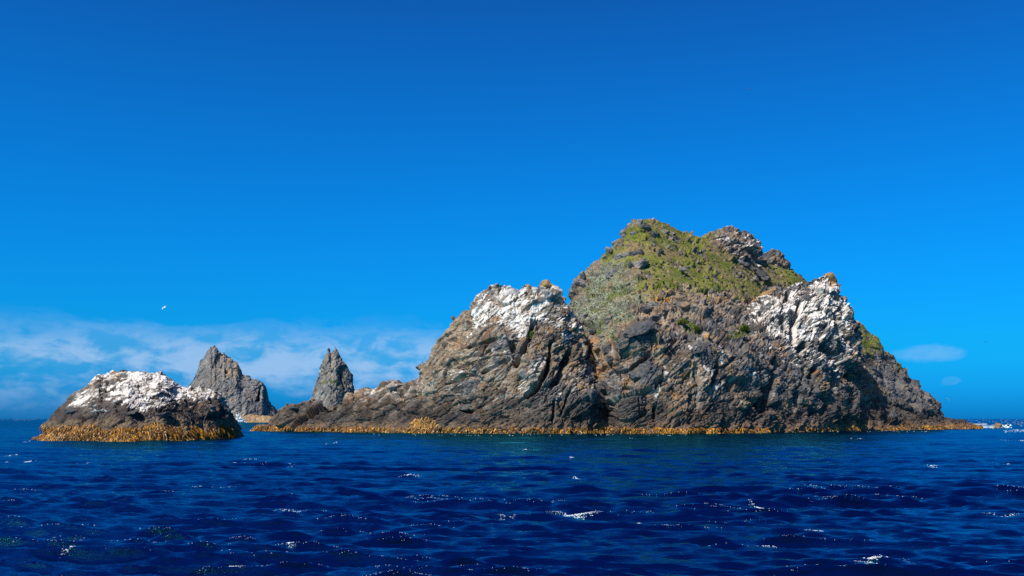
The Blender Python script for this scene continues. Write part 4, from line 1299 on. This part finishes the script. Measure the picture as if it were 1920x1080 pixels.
def bm_obj(name, bm, mat, parent, smooth=True):
    me = bpy.data.meshes.new(name)
    bmesh.ops.recalc_face_normals(bm, faces=bm.faces[:])
    bm.to_mesh(me)
    bm.free()
    return link(name, me, mat, parent, smooth=smooth)


def flying_bird(loc, span, yaw, bank, mats, label):
    e = empty('seabird', loc)
    e.rotation_euler = (bank, 0, yaw)
    e.scale = (span,) * 3
    bm_obj('body', lathe([(-.27, .01, .004, .004), (-.2, .005, .03, .012), (-.1, 0, .05, .04), (.05, 0, .062, .055), (.15, .01, .045, .045), (.2, .025, .034, .036), (.25, .025, .03, .03), (.275, .02, .012, .012), (.32, .012, .004, .005)]), mats[0], e)
    for sg in (-1, 1):
        bm = bmesh.new()
        st = [(0.0, .10, -.06, .02), (.18, .14, -.05, .10), (.34, .09, -.07, .085), (.5, -.08, -.12, .03)]
        up, dn = [], []
        for y, xl, xt, z in st:
            up.append((bm.verts.new((xl, sg * y, z)), bm.verts.new((xt, sg * y, z - .004))))
            dn.append((bm.verts.new((xl, sg * y, z - .012)), bm.verts.new((xt, sg * y, z - .010))))
        for j in range(3):
            bm.faces.new((up[j][0], up[j + 1][0], up[j + 1][1], up[j][1]))
            bm.faces.new((dn[j][0], dn[j][1], dn[j + 1][1], dn[j + 1][0]))
            bm.faces.new((up[j][0], dn[j][0], dn[j + 1][0], up[j + 1][0]))
            bm.faces.new((up[j][1], up[j + 1][1], dn[j + 1][1], dn[j][1]))
        bm.faces.new((up[3][0], dn[3][0], dn[3][1], up[3][1]))
        bm_obj('wing', bm, mats[1], e)
    tag(e, label, 'bird', 'seabirds in flight')


flying_bird(at(308, 577, 190.0), 1.35, 2.6, -0.65, (WHITE_F, WHITE_F), 'white gull gliding in the sky above the low islet')
flying_bird(at(1403, 167, 260.0), 1.1, 0.3, 0.25, (BLACK_F, GREY_F), 'tiny dark seabird high in the sky above the summit')
flying_bird(at(1848, 641, 300.0), 1.7, 0.9, 0.6, (BLACK_F, BLACK_F), 'dark bird banking beyond the right slope beside a thin cloud streak')
flying_bird(at(1777, 749, 330.0), 1.7, 0.5, 0.5, (BLACK_F, GREY_F), 'dark bird skimming low beyond the right hand slope')
flying_bird(at(1675, 641, 340.0), 1.0, 2.4, 0.3, (GREY_F, GREY_F), 'faint grey bird close to the grassy right shoulder')


def standing_gull(M, px, py, yaw, label, grp):
    p, n = surf(M, px, py)
    e = empty('gull', (p[0], p[1] - 0.22, p[2] + 0.03))
    e.rotation_euler = (0, 0, yaw)
    e.scale = (1.55,) * 3
    bm_obj('body', lathe([(-.26, .17, .008, .008), (-.16, .19, .05, .04), (0, .2, .085, .085), (.1, .23, .075, .085), (.15, .3, .045, .05), (.17, .36, .045, .045), (.21, .37, .035, .035), (.235, .365, .01, .01)]), WHITE_F, e)
    bm = lathe([(-.3, .2, .02, .008), (-.12, .235, .088, .03), (.04, .25, .088, .05), (.08, .25, .03, .02)])
    bm_obj('wing', bm, GREY_F, e)
    bm_obj('bill', lathe([(.23, .365, .012, .012), (.29, .355, .004, .004)], 6), BILL, e)
    for sg in (-1, 1):
        l = bm_obj('leg', lathe([(0, 0, .008, .008), (.12, 0, .008, .008)], 6), BILL, e)
        l.rotation_euler = (0, -math.pi / 2, 0)
        l.location = (0.02, .03 * sg, 0)
    tag(e, label, 'gull', grp)


GL = 'gulls resting on the islet'
for px, py, yaw, lb in [(174.5, 774.5, .2, 'leftmost gull of the row on the dark islet rock'), (181.5, 773, 2.8, 'second gull from the left in the row on the dark islet rock'), (190, 772, .4, 'third gull from the left in the row on the dark islet rock'), (199, 774, 3.3, 'rightmost gull of the row on the dark islet rock'), (178.5, 763, .1, 'single gull just above the row of gulls on the islet'), (215, 756, 2.9, 'single gull standing higher and right on the islet near the white rock')]:
    standing_gull(M7, px, py, yaw, lb, GL)


def cormorant(M, px, py, yaw, spread, label):
    p, n = surf(M, px, py)
    e = empty('cormorant', (p[0], p[1], p[2]))
    e.rotation_euler = (0, 0, yaw)
    e.scale = (1.25,) * 3
    bm_obj('body', lathe([(-.3, .06, .02, .012), (-.16, .13, .06, .03), (-.06, .24, .10, .10), (.04, .4, .10, .11), (.09, .52, .05, .07), (.11, .62, .034, .05), (.13, .70, .032, .045), (.18, .73, .032, .03), (.22, .73, .012, .014)]), BLACK_F, e)
    bm_obj('bill', lathe([(.21, .73, .012, .012), (.3, .72, .004, .004)], 6), BILL, e)
    for sg in (-1, 1):
        bm = bmesh.new()
        if spread:
            pts = [(0, .08, .5), (0, .34, .62), (-.03, .58, .46), (-.04, .4, .28), (-.02, .1, .3)]
        else:
            pts = [(.06, .10, .5), (-.05, .12, .46), (-.2, .08, .18), (-.1, .11, .18), (.04, .11, .32)]
        f = [bm.verts.new((x, sg * y, z)) for x, y, z in pts]
        b2 = [bm.verts.new((x - .025, sg * (y + (0 if spread else .015)), z)) for x, y, z in pts]
        bm.faces.new(f)
        bm.faces.new(b2[::-1])
        for j in range(5):
            bm.faces.new((f[j], f[(j + 1) % 5], b2[(j + 1) % 5], b2[j]))
        bm_obj('wing', bm, BLACK_F, e, False)
    tag(e, label, 'cormorant', 'cormorants on the white bluff')


cormorant(M1, 918, 542, 0.4, False, 'upright black cormorant nearest the left edge of the white bluff top')
cormorant(M1, 940, 540, -1.4, True, 'black cormorant with open wings on the white bluff top')
cormorant(M1, 945, 541, 2.9, False, 'folded black cormorant just right of the one with open wings')
